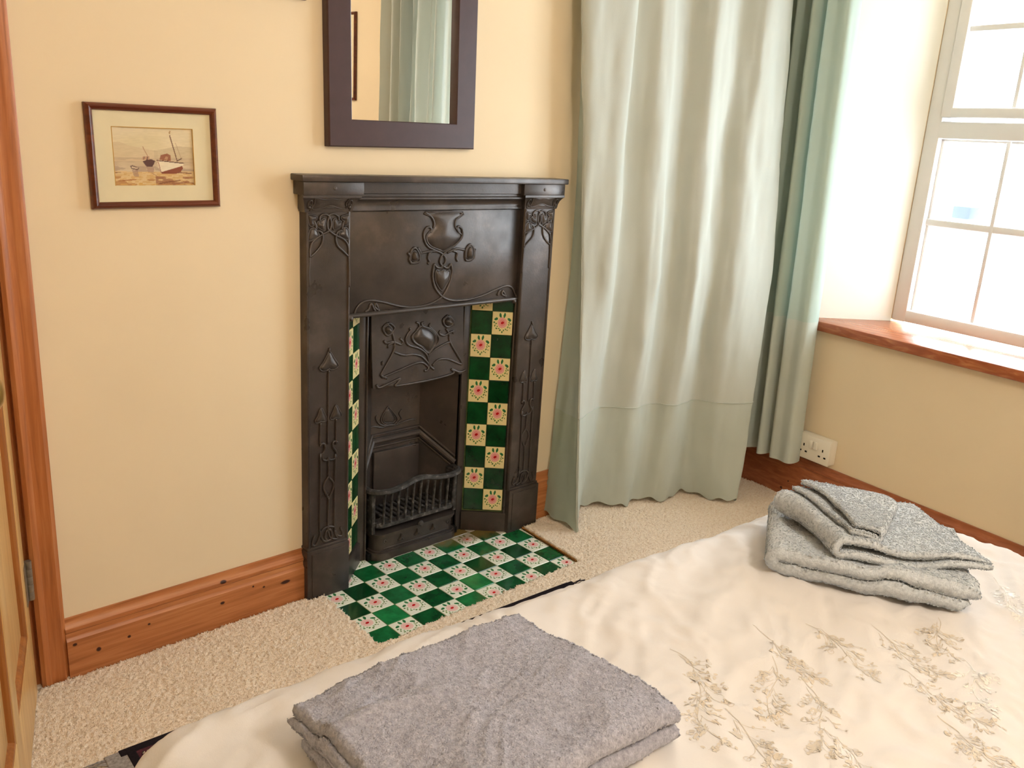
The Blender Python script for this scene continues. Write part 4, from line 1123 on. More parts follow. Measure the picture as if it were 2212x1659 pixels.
# ------------------------------------------------------------------ watercolour pictures
def paint_harbour(u, w):
    """colour of a loose harbour watercolour at u,w in 0..1 (w up)"""
    n = len(u)
    P3 = np.stack([u, w, np.zeros(n)], 1)
    n1 = vnoise(P3, 4, 3); n2 = vnoise(P3 * np.array([1, 3, 1]), 9, 5); n3 = vnoise(P3 * np.array([1, 4, 1]), 22, 8)
    def C(r, g, b): return np.array([r, g, b], float)
    col = np.tile(C(232, 216, 178), (n, 1)) + n1[:, None] * C(6, 6, 10)
    def over(mask, c, k=1.0):
        m = (np.asarray(mask, float) * k)[:, None]
        col[:] = col * (1 - m) + np.asarray(c)[None, :] * m
    hill = 0.74 - 0.30 * np.clip(u - 0.12, 0, 1) - 0.05 * np.abs(n1)
    over((w < hill) & (w > 0.40) & (u < 0.55), C(214, 190, 152), 0.55)
    hill2 = 0.62 + 0.22 * np.clip(u - 0.55, 0, 0.25) + 0.02 * n1
    over((w < hill2) & (w > 0.40) & (u > 0.5), C(206, 186, 150), 0.6)
    over((w < 0.48) & (w > 0.24), C(196, 170, 140), 0.55 + 0.25 * n2)
    over((np.abs(w - 0.44 - 0.01 * n1) < 0.008), C(226, 200, 160), 0.8)
    over((w < 0.34) & (w > 0.24) & (n2 > -0.1), C(168, 140, 120), 0.5)
    over(w < 0.25 + 0.01 * n1, C(226, 196, 140), 0.9)
    over((w < 0.24) & (n3 > 0.15), C(206, 160, 96), 0.7)
    over((w < 0.17) & (n2 > 0.25), C(178, 118, 62), 0.7)
    over((w < 0.16) & (u > 0.5) & (w < 0.30 - 0.26 * (u - 0.45)) & (n2 > -0.2), C(150, 92, 62), 0.65)
    over((w < 0.06) & (n3 > 0.2), C(214, 168, 92), 0.8)
    def poly(pts, c, k=1.0):
        inside = np.zeros(n, bool)
        m = len(pts)
        for i in range(m):
            x1, y1 = pts[i]; x2, y2 = pts[(i + 1) % m]
            cond = (y1 > w) != (y2 > w)
            xi = (x2 - x1) * (w - y1) / (y2 - y1 + 1e-9) + x1
            inside ^= cond & (u < xi)
        over(inside, c, k)
    def line(x1, y1, x2, y2, t, c, k=1.0):
        dx, dy = x2 - x1, y2 - y1
        tt = np.clip(((u - x1) * dx + (w - y1) * dy) / (dx * dx + dy * dy), 0, 1)
        over(np.hypot((u - x1 - tt * dx) * 1.4, w - y1 - tt * dy) < t, c, k)
    # fishing boat aground on the right
    poly([(0.53, 0.44), (0.86, 0.39), (0.84, 0.30), (0.80, 0.25), (0.57, 0.23), (0.545, 0.32)], C(244, 230, 200))
    poly([(0.57, 0.24), (0.84, 0.35), (0.85, 0.31), (0.80, 0.22), (0.58, 0.21)], C(136, 60, 36), 0.95)
    line(0.53, 0.44, 0.86, 0.395, 0.008, C(96, 58, 44))
    poly([(0.56, 0.45), (0.58, 0.53), (0.66, 0.56), (0.70, 0.53), (0.70, 0.43)], C(150, 84, 58), 0.9)
    poly([(0.62, 0.46), (0.64, 0.51), (0.67, 0.50), (0.66, 0.45)], C(206, 160, 120), 0.8)
    line(0.78, 0.43, 0.705, 0.86, 0.009, C(112, 70, 48)); line(0.705, 0.90, 0.708, 0.93, 0.012, C(190, 150, 100))
    line(0.79, 0.44, 0.84, 0.48, 0.008, C(90, 56, 44)); line(0.77, 0.74, 0.84, 0.45, 0.004, C(170, 130, 100), 0.7)
    line(0.54, 0.44, 0.57, 0.24, 0.008, C(150, 90, 70), 0.7); line(0.78, 0.24, 0.95, 0.22, 0.010, C(130, 80, 60), 0.8)
    # dark boat in the middle distance and a dinghy
    poly([(0.355, 0.42), (0.40, 0.33), (0.47, 0.33), (0.51, 0.43), (0.46, 0.46), (0.41, 0.45)], C(88, 52, 54))
    poly([(0.35, 0.45), (0.36, 0.50), (0.44, 0.51), (0.44, 0.45)], C(196, 150, 120), 0.9)
    line(0.37, 0.45, 0.38, 0.50, 0.006, C(90, 56, 50)); line(0.41, 0.45, 0.42, 0.50, 0.006, C(90, 56, 50)); line(0.42, 0.51, 0.37, 0.66, 0.006, C(170, 110, 80), 0.8)
    poly([(0.40, 0.32), (0.41, 0.24), (0.48, 0.23), (0.49, 0.31)], C(150, 110, 100), 0.5)
    poly([(0.20, 0.34), (0.22, 0.29), (0.29, 0.27), (0.31, 0.31), (0.23, 0.36)], C(120, 92, 84), 0.9)
    poly([(0.215, 0.335), (0.23, 0.31), (0.29, 0.295), (0.295, 0.31)], C(236, 216, 180), 0.9)
    poly([(0.22, 0.28), (0.24, 0.17), (0.30, 0.16), (0.29, 0.27)], C(160, 124, 112), 0.55)
    line(0.46, 0.22, 0.72, 0.02, 0.006, C(160, 110, 80), 0.7)
    line(0.06, 0.095, 0.26, 0.115, 0.010, C(164, 96, 44), 0.8); line(0.55, 0.05, 0.80, 0.10, 0.012, C(120, 66, 40), 0.6); line(0.86, 0.06, 0.97, 0.05, 0.010, C(140, 80, 48), 0.7)
    line(0.0, 0.23, 0.09, 0.235, 0.006, C(130, 80, 50), 0.8)
    col += n3[:, None] * 5
    return np.clip(col, 0, 255)
def paint_hills(u, w):
    P3 = np.stack([u, w, np.zeros(len(u))], 1)
    n1 = vnoise(P3, 4, 13); n2 = vnoise(P3 * np.array([1, 3, 1]), 12, 15)
    col = np.tile(np.array([222., 214, 196]), (len(u), 1))
    m = (w < 0.55 + 0.12 * n1)[:, None]; col = np.where(m, np.array([150., 150, 120]) + n2[:, None] * 14, col)
    m = (w < 0.3 + 0.05 * n1)[:, None]; col = np.where(m, np.array([176., 160, 116]) + n2[:, None] * 18, col)
    return np.clip(col, 0, 255)
def painting(name, fr, w, h, o, fn, par, nx=170, ny=120):
    uu, ww = np.meshgrid(np.linspace(0, 1, nx), np.linspace(0, 1, ny), indexing='ij')
    u, w_ = uu.ravel(), ww.ravel()
    V = np.array([fr((a_ - 0.5) * w, o, (b_ - 0.5) * h) for a_, b_ in zip(u, w_)])
    ob = mk_np(name, V, gridfaces(nx, ny), M['paint'], par, smooth=False)
    at = ob.data.color_attributes.new('paint', 'BYTE_COLOR', 'POINT')
    c = fn(u, w_) / 255.0
    rgba = np.ones((len(u), 4), np.float32); rgba[:, :3] = c
    at.data.foreach_set('color_srgb', rgba.ravel())
    return ob
def mount_ring(fr, W, H, w, h, o0, o1, dx=0, dz=0):
    a = Acc()
    for x0, x1, z0, z1 in ((-W / 2, dx - w / 2, -H / 2, H / 2), (dx + w / 2, W / 2, -H / 2, H / 2), (dx - w / 2, dx + w / 2, -H / 2, dz - h / 2), (dx - w / 2, dx + w / 2, dz + h / 2, H / 2)):
        v, f = boxg(x0, x1, o0, o1, z0, z1)
        a.add([fr(*q) for q in v], f)
    return a
PROF = [(0, 0.001), (0, 0.010), (0.003, 0.015), (0.007, 0.017), (0.011, 0.015), (0.0145, 0.010), (0.0145, 0.001)]
def picture(name, fr, W, H, w, h, loc, label, fn, dx=0, dz=0, group=None):
    r = thing(name, loc, label, 'picture')
    framed(r, fr, W, H, PROF, M['frame_wood'])
    mount_ring(fr, W - 0.02, H - 0.02, w, h, 0.004, 0.0065, dx, dz).build('mount', M['mount'], r)
    mount_ring(fr, w + 0.006, h + 0.006, w - 0.0018, h - 0.0018, 0.0035, 0.0042, 0, 0)
    a = Acc()
    for x0, x1, z0, z1 in ((-w / 2 - 0.0004, -w / 2 + 0.0012, -h / 2, h / 2), (w / 2 - 0.0012, w / 2 + 0.0004, -h / 2, h / 2), (-w / 2, w / 2, h / 2 - 0.0012, h / 2 + 0.0004)):
        v, f = boxg(dx + x0, dx + x1, 0.005, 0.0067, dz + z0, dz + z1)
        a.add([fr(*q) for q in v], f)
    a.build('mount_line', M['mount_edge'], r)
    painting('painting', lambda x, o, z: fr(x + dx, o, z + dz), w + 0.004, h + 0.004, 0.0036, fn, r)
    v, f = boxg(-W / 2 + 0.012, W / 2 - 0.012, 0.0085, 0.0100, -H / 2 + 0.012, H / 2 - 0.012)
    mk('glazing', [fr(*q) for q in v], f, M['picture_glass'], r)
    return r
f1 = rot_fr(-0.4515, 1.1810, math.radians(0.8), YW)
picture('framed_watercolour', f1, 0.277, 0.2145, 0.172, 0.1205, (-0.4515, YW, 1.074), 'small brown framed watercolour of beached fishing boats on the left wall', paint_harbour, -0.002, 0.001)
f2 = rot_fr(-0.228, 1.537 + 0.112, math.radians(0.9), YW)
picture('framed_watercolour', f2, 0.277, 0.2145, 0.172, 0.1205, (-0.228, YW, 1.538), 'brown framed picture left of the mirror cut off by the top edge', paint_hills)
f3 = lambda x, o, z: WB(1.912 + x, 0.018 - o, 1.624 + z)
picture('framed_watercolour', f3, 0.44, 0.438, 0.30, 0.29, WB(1.912, 0.018, 1.405), 'brown framed picture on the window wall seen only in the mirror', paint_hills)

# ------------------------------------------------------------------ double wall socket
sk = thing('wall_socket', WB(-0.001, 0.018, 0.192), 'white double wall socket on a surface box above the skirting', 'socket')
def sbox(name, s0, s1, o0, o1, z0, z1, mat, par, b=0.002):
    v, f = bevbox(s0, s1, o0, o1, z0, z1, b)
    return mk(name, [WB(*q) for q in v], f, mat, par, smooth='auto')
sbox('back_box', -0.073, 0.071, -0.016, 0.018, 0.193, 0.284, M['plastic'], sk, 0.004)
fpz = sbox('face_plate', -0.074, 0.072, -0.026, -0.015, 0.192, 0.285, M['plastic'], sk, 0.004)
for cx in (-0.038, 0.044):
    for (dx, dz, w_, h_) in ((0.0, 0.014, 0.005, 0.010), (-0.012, -0.010, 0.009, 0.006), (0.012, -0.010, 0.009, 0.006)):
        sbox('pin_hole', cx + dx - w_ / 2, cx + dx + w_ / 2, -0.0268, -0.0255, 0.230 + dz - h_ / 2, 0.230 + dz + h_ / 2, M['dark'], fpz, 0.0004)
for cx in (-0.006, 0.014):
    sbox('rocker_switch', cx - 0.007, cx + 0.007, -0.033, -0.025, 0.240, 0.268, M['plastic'], sk, 0.002)

# ------------------------------------------------------------------ curtains
def sheet(cols, zs, per=7, levels=None, amp=0.0, seed=1):
    """cols: list of tuples of plan points, one for each level; returns array [nu, nz, 3]"""
    K = len(cols[0])
    curves = []
    for k in range(K):
        curves.append(np.array(catmull([c[k] for c in cols], per)))
    out = np.zeros((len(curves[0]), len(zs), 3))
    for j, z in enumerate(zs):
        if K == 2:
            t = (z - levels[0]) / (levels[1] - levels[0]); t = min(max(t, 0), 1)
            p = curves[0] * (1 - t) + curves[1] * t
        else:
            if z <= levels[1]:
                t = (z - levels[0]) / (levels[1] - levels[0]); t = max(t, 0); t = t ** 0.85
                p = curves[0] * (1 - t) + curves[1] * t
            else:
                t = min((z - levels[1]) / (levels[2] - levels[1]), 1.15)
                p = curves[1] * (1 - t) + curves[2] * t
        out[:, j, :2] = p
        out[:, j, 2] = z
    if amp:
        nu, nz, _ = out.shape
        P = out.reshape(-1, 3)
        N = vnoise(P * np.array([1, 1, 0.18]), 26, seed) * amp + vnoise(P * np.array([1, 1, 0.5]), 60, seed + 1) * amp * 0.25
        d = np.gradient(out[:, :, :2], axis=0)
        nrm = np.stack([d[:, :, 1], -d[:, :, 0]], -1); nrm /= (np.linalg.norm(nrm, axis=-1, keepdims=True) + 1e-9)
        out[:, :, :2] += nrm * N.reshape(nu, nz, 1)
    return out
def cloth_from(out, name, mat, par, thick=0.0012):
    nu, nz, _ = out.shape
    return mk_np(name, out.reshape(-1, 3), gridfaces(nu, nz), mat, par, smooth=True)

CW = [  # bottom, middle, top plan positions of the folds of the long curtain by the fireplace
 ((0.817, 0.250), (0.872, 0.250), (0.840, 0.250)), ((0.812, 0.200), (0.866, 0.232), (0.826, 0.240)), ((0.811, 0.130), (0.852, 0.200), (0.806, 0.222)),
 ((0.812, 0.078), (0.838, 0.172), (0.776, 0.200)), ((0.822, 0.082), (0.850, 0.160), (0.790, 0.178)),
 ((0.875, 0.140), (0.885, 0.146), (0.850, 0.165)), ((0.940, 0.190), (0.922, 0.118), (0.938, 0.128)), ((0.960, 0.205), (0.940, 0.120), (0.955, 0.135)), ((1.000, 0.214), (0.978, 0.172), (0.985, 0.186)), ((1.040, 0.175), (1.030, 0.130), (1.020, 0.150)),
 ((1.085, 0.128), (1.070, 0.072), (1.060, 0.108)), ((1.110, 0.118), (1.105, 0.078), (1.095, 0.112)), ((1.150, 0.128), (1.150, 0.100), (1.140, 0.130)), ((1.205, 0.125), (1.210, 0.100), (1.205, 0.135)),
 ((1.225, 0.080), (1.212, 0.035), (1.222, 0.068)), ((1.262, 0.060), (1.232, 0.012), (1.240, 0.052)), ((1.330, 0.068), (1.285, 0.022), (1.300, 0.056)), ((1.385, 0.092), (1.350, 0.040), (1.385, 0.078)),
 ((1.405, 0.055), (1.352, -0.020), (1.408, 0.015)), ((1.418, 0.005), (1.372, -0.044), (1.430, -0.006)), ((1.430, -0.045), (1.432, -0.055), (1.482, -0.010)), ((1.452, -0.080), (1.505, -0.072), (1.545, -0.014)),
 ((1.480, -0.100), (1.562, -0.070), (1.582, 0.000)), ((1.495, -0.080), (1.572, -0.045), (1.590, 0.030)), ((1.510, -0.050), (1.575, -0.010), (1.592, 0.060))]
_CW = [tuple(np.array(q) for q in c) for c in CW]
CW = [tuple(c[k] if i < 5 or i > len(_CW) - 4 else 0.62 * c[k] + 0.19 * (_CW[i - 1][k] + _CW[i + 1][k]) for k in range(3)) for i, c in enumerate(_CW)]
ZS = 0.395
cur = thing('floor_length_curtain', (1.15, 0.10, 0.008), 'long pale sage curtain hanging to the carpet right of the fireplace', 'curtain')
def hem_z(out):
    """uneven hem that brushes the carpet"""
    nu = out.shape[0]
    t = np.linspace(0, 1, nu)
    lift = 0.006 + 0.010 * (np.sin(t * 37) * 0.5 + 0.5) + 0.006 * np.sin(t * 91)
    k = np.clip(1 - (out[:, :, 2] - 0.01) / 0.10, 0, 1)
    out[:, :, 2] += lift[:, None] * k
    return out
zlo = np.concatenate([np.linspace(0.011, 0.06, 6), np.linspace(0.075, ZS, 22)])
zhi = np.linspace(ZS, 2.15, 62)
lv = (0.011, 0.85, 1.70)
lo_s = hem_z(sheet(CW, zlo, 9, lv, 0.006, 4)); hi_s = sheet(CW, zhi, 9, lv, 0.006, 4)
# the return edge by the fireplace shows its sea-green lining
nlin = 9 * 3
cloth_from(hi_s[nlin:], 'drape', M['curtain'], cur)
cloth_from(lo_s[nlin:], 'hem_band', M['curtain_hem'], cur)
cloth_from(lo_s[:nlin + 1], 'turned_back_hem', M['lining'], cur)
cloth_from(hi_s[:nlin + 1], 'turned_back_lining', M['lining_pale'], cur)
# stitched seam and side hem
sm_ = hi_s[nlin:, 0, :].copy(); sm_[:, 2] -= 0.001
mk('seam', *tubeg([p + np.array([-0.0008, -0.0014, 0]) for p in sm_[::2]], 0.0016, 5), M['curtain_hem'], cur, smooth=True)
ed = np.concatenate([lo_s[nlin, :-1], hi_s[nlin]], 0)
mk('side_hem', *tubeg(ed, 0.0022, 5), M['curtain_hem'], cur, smooth=True)
pole = thing('curtain_pole', (1.2, 0.09, 2.13), 'wooden pole carrying the long curtain beside the fireplace', 'curtain pole')
mk('pole', *tubeg([(0.70, 0.232, 2.16), (1.66, -0.03, 2.16)], 0.014, 12), M['pine_x'], pole, smooth='auto')
for x, y in ((0.70, 0.232), (1.66, -0.03)):
    mk('finial', *latheg([(0.012, -0.02), (0.022, -0.01), (0.026, 0.004), (0.018, 0.02), (0.004, 0.028)], (x, y, 2.16), (1 if x > 1 else -1, 0, 0), 14), M['pine_x'], pole, smooth='auto')

def wb_cols(L, sh=0.0): return [tuple((WB(q[0] + sh, q[1], 0)[0], WB(q[0] + sh, q[1], 0)[1]) for q in c) for c in L]
WC = wb_cols([((b - 0.022, o), (b - 0.058, o)) for b, o in ((-0.345, -0.02), (-0.305, -0.085), (-0.275, -0.03), (-0.25, -0.03), (-0.232, -0.095), (-0.200, -0.03), (-0.186, -0.03), (-0.166, -0.10), (-0.146, -0.10),
              (-0.136, -0.035), (-0.122, -0.035), (-0.110, -0.092), (-0.075, -0.085), (-0.040, -0.090), (-0.024, -0.080), (-0.020, -0.05), (-0.030, -0.02))])
wc = thing('window_curtain', WB(-0.18, -0.05, 0.17), 'narrow bunched sage curtain beside the window ending above the skirting', 'curtain')
lvw = (0.17, 1.75)
cloth_from(sheet(WC, np.linspace(0.70, 2.06, 40), 8, lvw, 0.003, 9), 'drape', M['lining'], wc)
cloth_from(sheet(WC, np.linspace(0.172, 0.70, 24), 8, lvw, 0.003, 9), 'hem_band', M['curtain_hem'], wc)
W2 = []
rr = random.Random(3)
for i in range(17):
    s = 0.90 + 0.48 * i / 16
    o = (-0.035 if i % 2 else -0.105) + rr.uniform(-0.035, 0.03)
    ds = rr.uniform(-0.015, 0.015)
    W2.append(((s + ds, o), (s + ds - 0.01, o + 0.005)))
wc2 = thing('window_curtain', WB(1.2, -0.06, 0.17), 'sage curtain on the far side of the window, visible only in the mirror', 'curtain')
cloth_from(sheet(wb_cols(W2), np.linspace(0.172, 2.06, 50), 7, (0.17, 1.9), 0.004, 19), 'drape', M['curtain'], wc2)
wp = thing('curtain_pole', WB(0.5, -0.06, 2.08), 'wooden curtain pole over the window', 'curtain pole')
mk('pole', *tubeg([WB(-0.46, -0.06, 2.08), WB(1.50, -0.06, 2.08)], 0.014, 12), M['pine_y'], wp, smooth='auto')
for s in (-0.46, 1.50):
    mk('finial', *latheg([(0.012, -0.02), (0.022, -0.01), (0.026, 0.004), (0.018, 0.02), (0.004, 0.028)], WB(s, -0.06, 2.08), (DW[0] * (1 if s > 0 else -1), DW[1] * (1 if s > 0 else -1), 0), 14), M['pine_y'], wp, smooth='auto')

# ------------------------------------------------------------------ carpet with a cut-out for the hearth
def in_hole(x, y, jit):
    xl = np.interp(y, [-0.0697, 0.2189], [-0.0722, -0.0557]) ; xr = np.interp(y, [-0.0556, 0.2426], [0.6716, 0.6997])
    yb = np.interp(x, [-0.0722, 0.6716], [-0.0697, -0.0556])
    h = (x > xl + jit) & (x < xr + jit * 0.4) & (y > yb + jit)
    return h | ((x > -0.109) & (x < 0.762) & (y > 0.227))
st = 0.0036
xs = np.arange(-1.02, 1.74, st); ys = np.arange(-0.46, 0.2415, st)
X_, Y_ = np.meshgrid(xs, ys, indexing='ij')
nx, ny = X_.shape
P = np.stack([X_.ravel(), Y_.ravel(), np.zeros(nx * ny)], 1)
jit = vnoise(P, 70, 31) * 0.004 + vnoise(P, 190, 33) * 0.003
hole = in_hole(P[:, 0], P[:, 1], jit)
Z = 0.0085 + vnoise(P, 150, 5) * 0.0016 + (RNG.random(nx * ny) - 0.5) * 0.0030 + vnoise(P, 8, 6) * 0.001
P[:, :2] += (RNG.random((nx * ny, 2)) - 0.5) * st * 0.7
P[:, 2] = Z
F = gridfaces(nx, ny)
keep = ~(hole[F].any(axis=1))
wallc = (P[F[:, 0]] @ NW) < WD + 0.004
F = F[keep & wallc]
cnt = np.zeros(nx * ny, int); np.add.at(cnt, F.ravel(), 1)
edge = (cnt > 0) & (cnt < 4)
P[edge, 2] = -0.008
used = np.where(cnt > 0)[0]; remap = -np.ones(nx * ny, int); remap[used] = np.arange(len(used))
carpet = thing('carpet', (0.3, -0.3, -0.012), 'cream loop pile carpet laid around the tiled hearth', 'carpet')
pile = mk_np('pile_backing', P[used], remap[F], M['carpet'], carpet, smooth=True)
tufts(pile, 120000, 0.0020, 0.0024, 21, 'loop_pile', M['carpet'], carpet)
xw = lambda y: (WD - 0.003 + math.sin(WA) * y) / math.cos(WA)
a = Acc(); a.add(*prism([(-1.84, -3.29), (xw(-3.29), -3.29), (xw(-0.455), -0.455), (-1.84, -0.455)], -0.011, 0.007, lambda t, p, q: (p, q, t))); a.add(*boxg(-1.84, -1.015, -0.455, 0.245, -0.011, 0.0072)); a.add(*boxg(-1.84, -0.52, 0.245, 1.54, -0.011, 0.0071))
a.build('outer_carpet', M['carpet'], carpet)
edge_pts = []
for k in range(120):
    t = k / 119
    edge_pts.append((0.697 - 0.024 * t + 0.0012 * math.sin(k * 2.1), 0.222 - 0.276 * t, 0.0035 + 0.0012 * math.sin(k * 2.1 + 1)))
mk('cut_edge', *tubeg(edge_pts, 0.0042, 6), M['sub'], carpet, smooth=True, label='brown bound cut edge of the carpet')

# ------------------------------------------------------------------ rug under the bed
rug_a = math.atan2(-0.143 + 0.081, 0.57 + 0.735)
RO = np.array([-0.750, -0.094]); RX = np.array([math.cos(rug_a), math.sin(rug_a)]); RY = np.array([-RX[1], RX[0]])
def frR(x, y, z):
    q = RO + RX * x - RY * y
    return (q[0], q[1], z)
rug = thing('rug', frR(0.65, 0.4, 0.0115), 'burgundy woven rug with dark border and grey fringe under the bed', 'rug')
def rbox(name, x0, x1, y0, y1, z0, z1, mat, b=0.002):
    v, f = bevbox(x0, x1, y0, y1, z0, z1, b)
    return mk(name, [frR(*q) for q in v], f, mat, rug)
rbox('rug_field', 0.045, 1.27, 0.0, 0.80, 0.0115, 0.0175, M['rug'])
rbox('border_band', 0.028, 1.285, -0.008, 0.014, 0.0115, 0.0180, M['rug_dark'])
rbox('border_band', 0.0, 0.046, -0.006, 0.80, 0.0115, 0.0170, M['fringe'])
rbox('border_band', 0.040, 0.058, -0.006, 0.80, 0.0115, 0.0183, M['rug_dark'])
rbox('border_band', 1.255, 1.30, -0.006, 0.80, 0.0115, 0.0182, M['rug_dark'])
a = Acc()
for k in range(130):
    x = 0.066 + k * 0.0093
    a.add([frR(*q) for q in boxg(x, x + 0.005, 0.024, 0.0275, 0.0170, 0.0186)[0]], BOXF)
for k in range(60):
    y = 0.024 + k * 0.0093
    a.add([frR(*q) for q in boxg(0.066, 0.0695, y, y + 0.005, 0.0170, 0.0186)[0]], BOXF)
a.build('stitch_line', M['rug_cream'], rug, kind='stuff')
for x0, sg, zc in ((0.004, -1, M['fringe']), (1.296, 1, M['rug_dark'])):
    a = Acc()
    for k in range(150):
        y = 0.002 + 0.78 * k / 150
        L = random.uniform(0.025, 0.055)
        dy = random.uniform(-0.018, 0.018)
        a.add(*tubeg([frR(x0, y, 0.014), frR(x0 + sg * L * 0.5, y + dy * 0.4, 0.0175), frR(x0 + sg * L, y + dy, 0.0135)], 0.0013, 4))
    a.build('fringe', zc, rug, kind='stuff')
# ------------------------------------------------------------------ bed
BX0, BX1, BY0, BY1 = -0.845, 0.575, -2.72, -0.795
BZ = 0.55
bed = thing('bed', ((BX0 + BX1) / 2, (BY0 + BY1) / 2, 0.007), 'double bed under a cream embroidered duvet', 'bed')
mk('divan_base', *bevbox(BX0 + 0.02, BX1 - 0.02, BY0, BY1 - 0.02, 0.07, 0.30, 0.015), M['bedbase'], bed, smooth='auto')
mk('mattress', *bevbox(BX0 + 0.01, BX1 - 0.01, BY0, BY1 - 0.01, 0.30, 0.50, 0.04, seg=4), M['mattress'], bed, smooth='auto')
for x in (BX0 + 0.08, BX1 - 0.08):
    for y in (BY0 + 0.1, BY1 - 0.1):
        mk('leg', *latheg([(0.018, 0), (0.022, 0.03), (0.024, 0.066)], (x, y, 0.0190), (0, 0, 1), 12), M['dark'], bed, smooth='auto')

def duvet_bumps(x, y):
    P = np.stack([x, y, np.zeros_like(x)], 1)
    c, s = math.cos(0.45), math.sin(0.45)
    Q = np.stack([c * x + s * y, (-s * x + c * y) * 2.6, np.zeros_like(x)], 1)
    w = vnoise(Q, 7, 41)
    w2 = vnoise(Q + 5 + 0.12 * np.stack([vnoise(P, 9, 2)] * 3, 1), 16, 42)
    w3 = vnoise(P, 40, 44)
    ridge = (1 - np.abs(w2)) ** 3
    return 0.004 * w + 0.0050 * ridge + 0.0009 * w3 + 0.0012 * (1 - np.abs(vnoise(Q * 2.3 + 3, 16, 49))) ** 4 + 0.004 * vnoise(P, 2.2, 47) - 0.001 + 0.009 * np.exp(-((x + 0.45) / 0.17) ** 2) - 0.007 * np.exp(-((x + 0.80) / 0.10) ** 2)
RD = 0.085
def duvet_surf(a_, b_):
    """cloth coordinates -> world; beyond the edges the cloth rolls over and hangs"""
    CR = np.where(a_ < (BX0 + BX1) / 2, 0.03, 0.14)     # plan radius of the corners, the far right one slumps more
    cx = np.clip(a_, BX0 + CR, BX1 - CR); cy = np.clip(b_, BY0 - 1, BY1 - CR)
    ex, ey = a_ - cx, b_ - cy
    L = np.hypot(ex, ey)
    flat = np.minimum(L, CR)
    L0 = L
    L = L - flat
    nx_, ny_ = np.where(L0 > 0, ex / (L0 + 1e-9), 0), np.where(L0 > 0, ey / (L0 + 1e-9), 0)
    th = np.minimum(L / RD, math.pi / 2)
    out = RD * np.sin(th) + np.maximum(L - RD * math.pi / 2, 0) * 0.10
    z = BZ - RD * (1 - np.cos(th)) - np.maximum(L - RD * math.pi / 2, 0)
    B = duvet_bumps(a_, b_)
    w = np.cos(th)
    # hanging folds
    hang = np.clip((L - RD) / 0.2, 0, 1)
    fold = hang * (0.02 * np.sin((a_ * 1.0 + b_ * 1.3) * 21) + 0.012 * vnoise(np.stack([a_, b_, a_ * 0], 1), 9, 51))
    x = cx + nx_ * (flat + out + B * (1 - w) + fold)
    y = cy + ny_ * (flat + out + B * (1 - w) + fold) - 0.080 * (x - BX0)     # the bed stands a little askew to the wall
    return np.stack([x, y, z + B * w], 1)
da = np.arange(BX0 - 0.40, BX1 + 0.4001, 0.0075); db = np.arange(-2.70, BY1 + 0.4001, 0.0075)
A_, B_ = np.meshgrid(da, db, indexing='ij')
V = duvet_surf(A_.ravel(), B_.ravel())
duvet = thing('duvet', ((BX0 + BX1) / 2, -1.6, 0.15), 'cream cotton duvet with tan embroidered flower sprays spread on the bed', 'duvet')
mk_np('duvet_cover', V, gridfaces(len(da), len(db)), M['duvet'], duvet, smooth=True)

def sprig(cx, cy, ang, L, rr, acc):
    """embroidered spray: curved stem, twigs, small leaves; lies on the cloth"""
    c, s = math.cos(ang), math.sin(ang)
    def put(pts, quadfaces):
        p = np.array(pts)
        S = duvet_surf(cx + c * p[:, 0] - s * p[:, 1], cy + s * p[:, 0] + c * p[:, 1])
        S[:, 2] += 0.0007
        acc.add(S.tolist(), quadfaces)
    def strip(pts, w):
        pts = np.array(catmull(pts, 5)) if len(pts) > 2 else np.array(pts)
        d = np.gradient(pts, axis=0); d /= (np.linalg.norm(d, axis=1, keepdims=True) + 1e-9)
        n_ = np.stack([-d[:, 1], d[:, 0]], 1)
        k = len(pts)
        put(np.concatenate([pts + n_ * w / 2, pts - n_ * w / 2]), [(i, k + i, k + i + 1, i + 1) for i in range(k - 1)])
    def leaf(x, y, a0, l, w):
        ca, sa = math.cos(a0), math.sin(a0)
        o = [(0, 0), (0.25, 0.8), (0.6, 1.0), (0.9, 0.5), (1, 0), (0.9, -0.5), (0.6, -1.0), (0.25, -0.8)]
        put([(x + ca * p * l - sa * q * w, y + sa * p * l + ca * q * w) for p, q in o], [tuple(range(8))])
    bend = rr.uniform(-0.02, 0.02)
    stem = [(t * L, bend * math.sin(t * 3) + 0.006 * math.sin(t * 7)) for t in np.linspace(0, 1, 7)]
    strip(stem, 0.0010)
    for k in range(26):
        t = rr.uniform(0.12, 1.0)
        x, y = t * L, bend * math.sin(t * 3)
        sd = rr.choice((-1, 1)); l = rr.uniform(0.018, 0.045) * (1.1 - 0.5 * t)
        a1 = sd * rr.uniform(0.35, 0.95)
        tip = (x + l * math.cos(a1), y + l * math.sin(a1))
        strip([(x, y), (x + 0.5 * l * math.cos(a1 * 0.7), y + 0.5 * l * math.sin(a1 * 0.7)), tip], 0.0007)
        for m in range(rr.randint(3, 6)):
            q = rr.uniform(0.4, 1.0)
            leaf(x + q * l * math.cos(a1) + rr.uniform(-.004, .004), y + q * l * math.sin(a1) + rr.uniform(-.004, .004), a1 + rr.uniform(-1.3, 1.3), rr.uniform(0.004, 0.008), rr.uniform(0.0011, 0.0021))
        if rr.random() < 0.35:
            th = np.linspace(0, 6.28, 9); R_ = rr.uniform(0.003, 0.005)
            strip([(tip[0] + R_ * math.cos(t_), tip[1] + R_ * math.sin(t_)) for t_ in th], 0.0008)
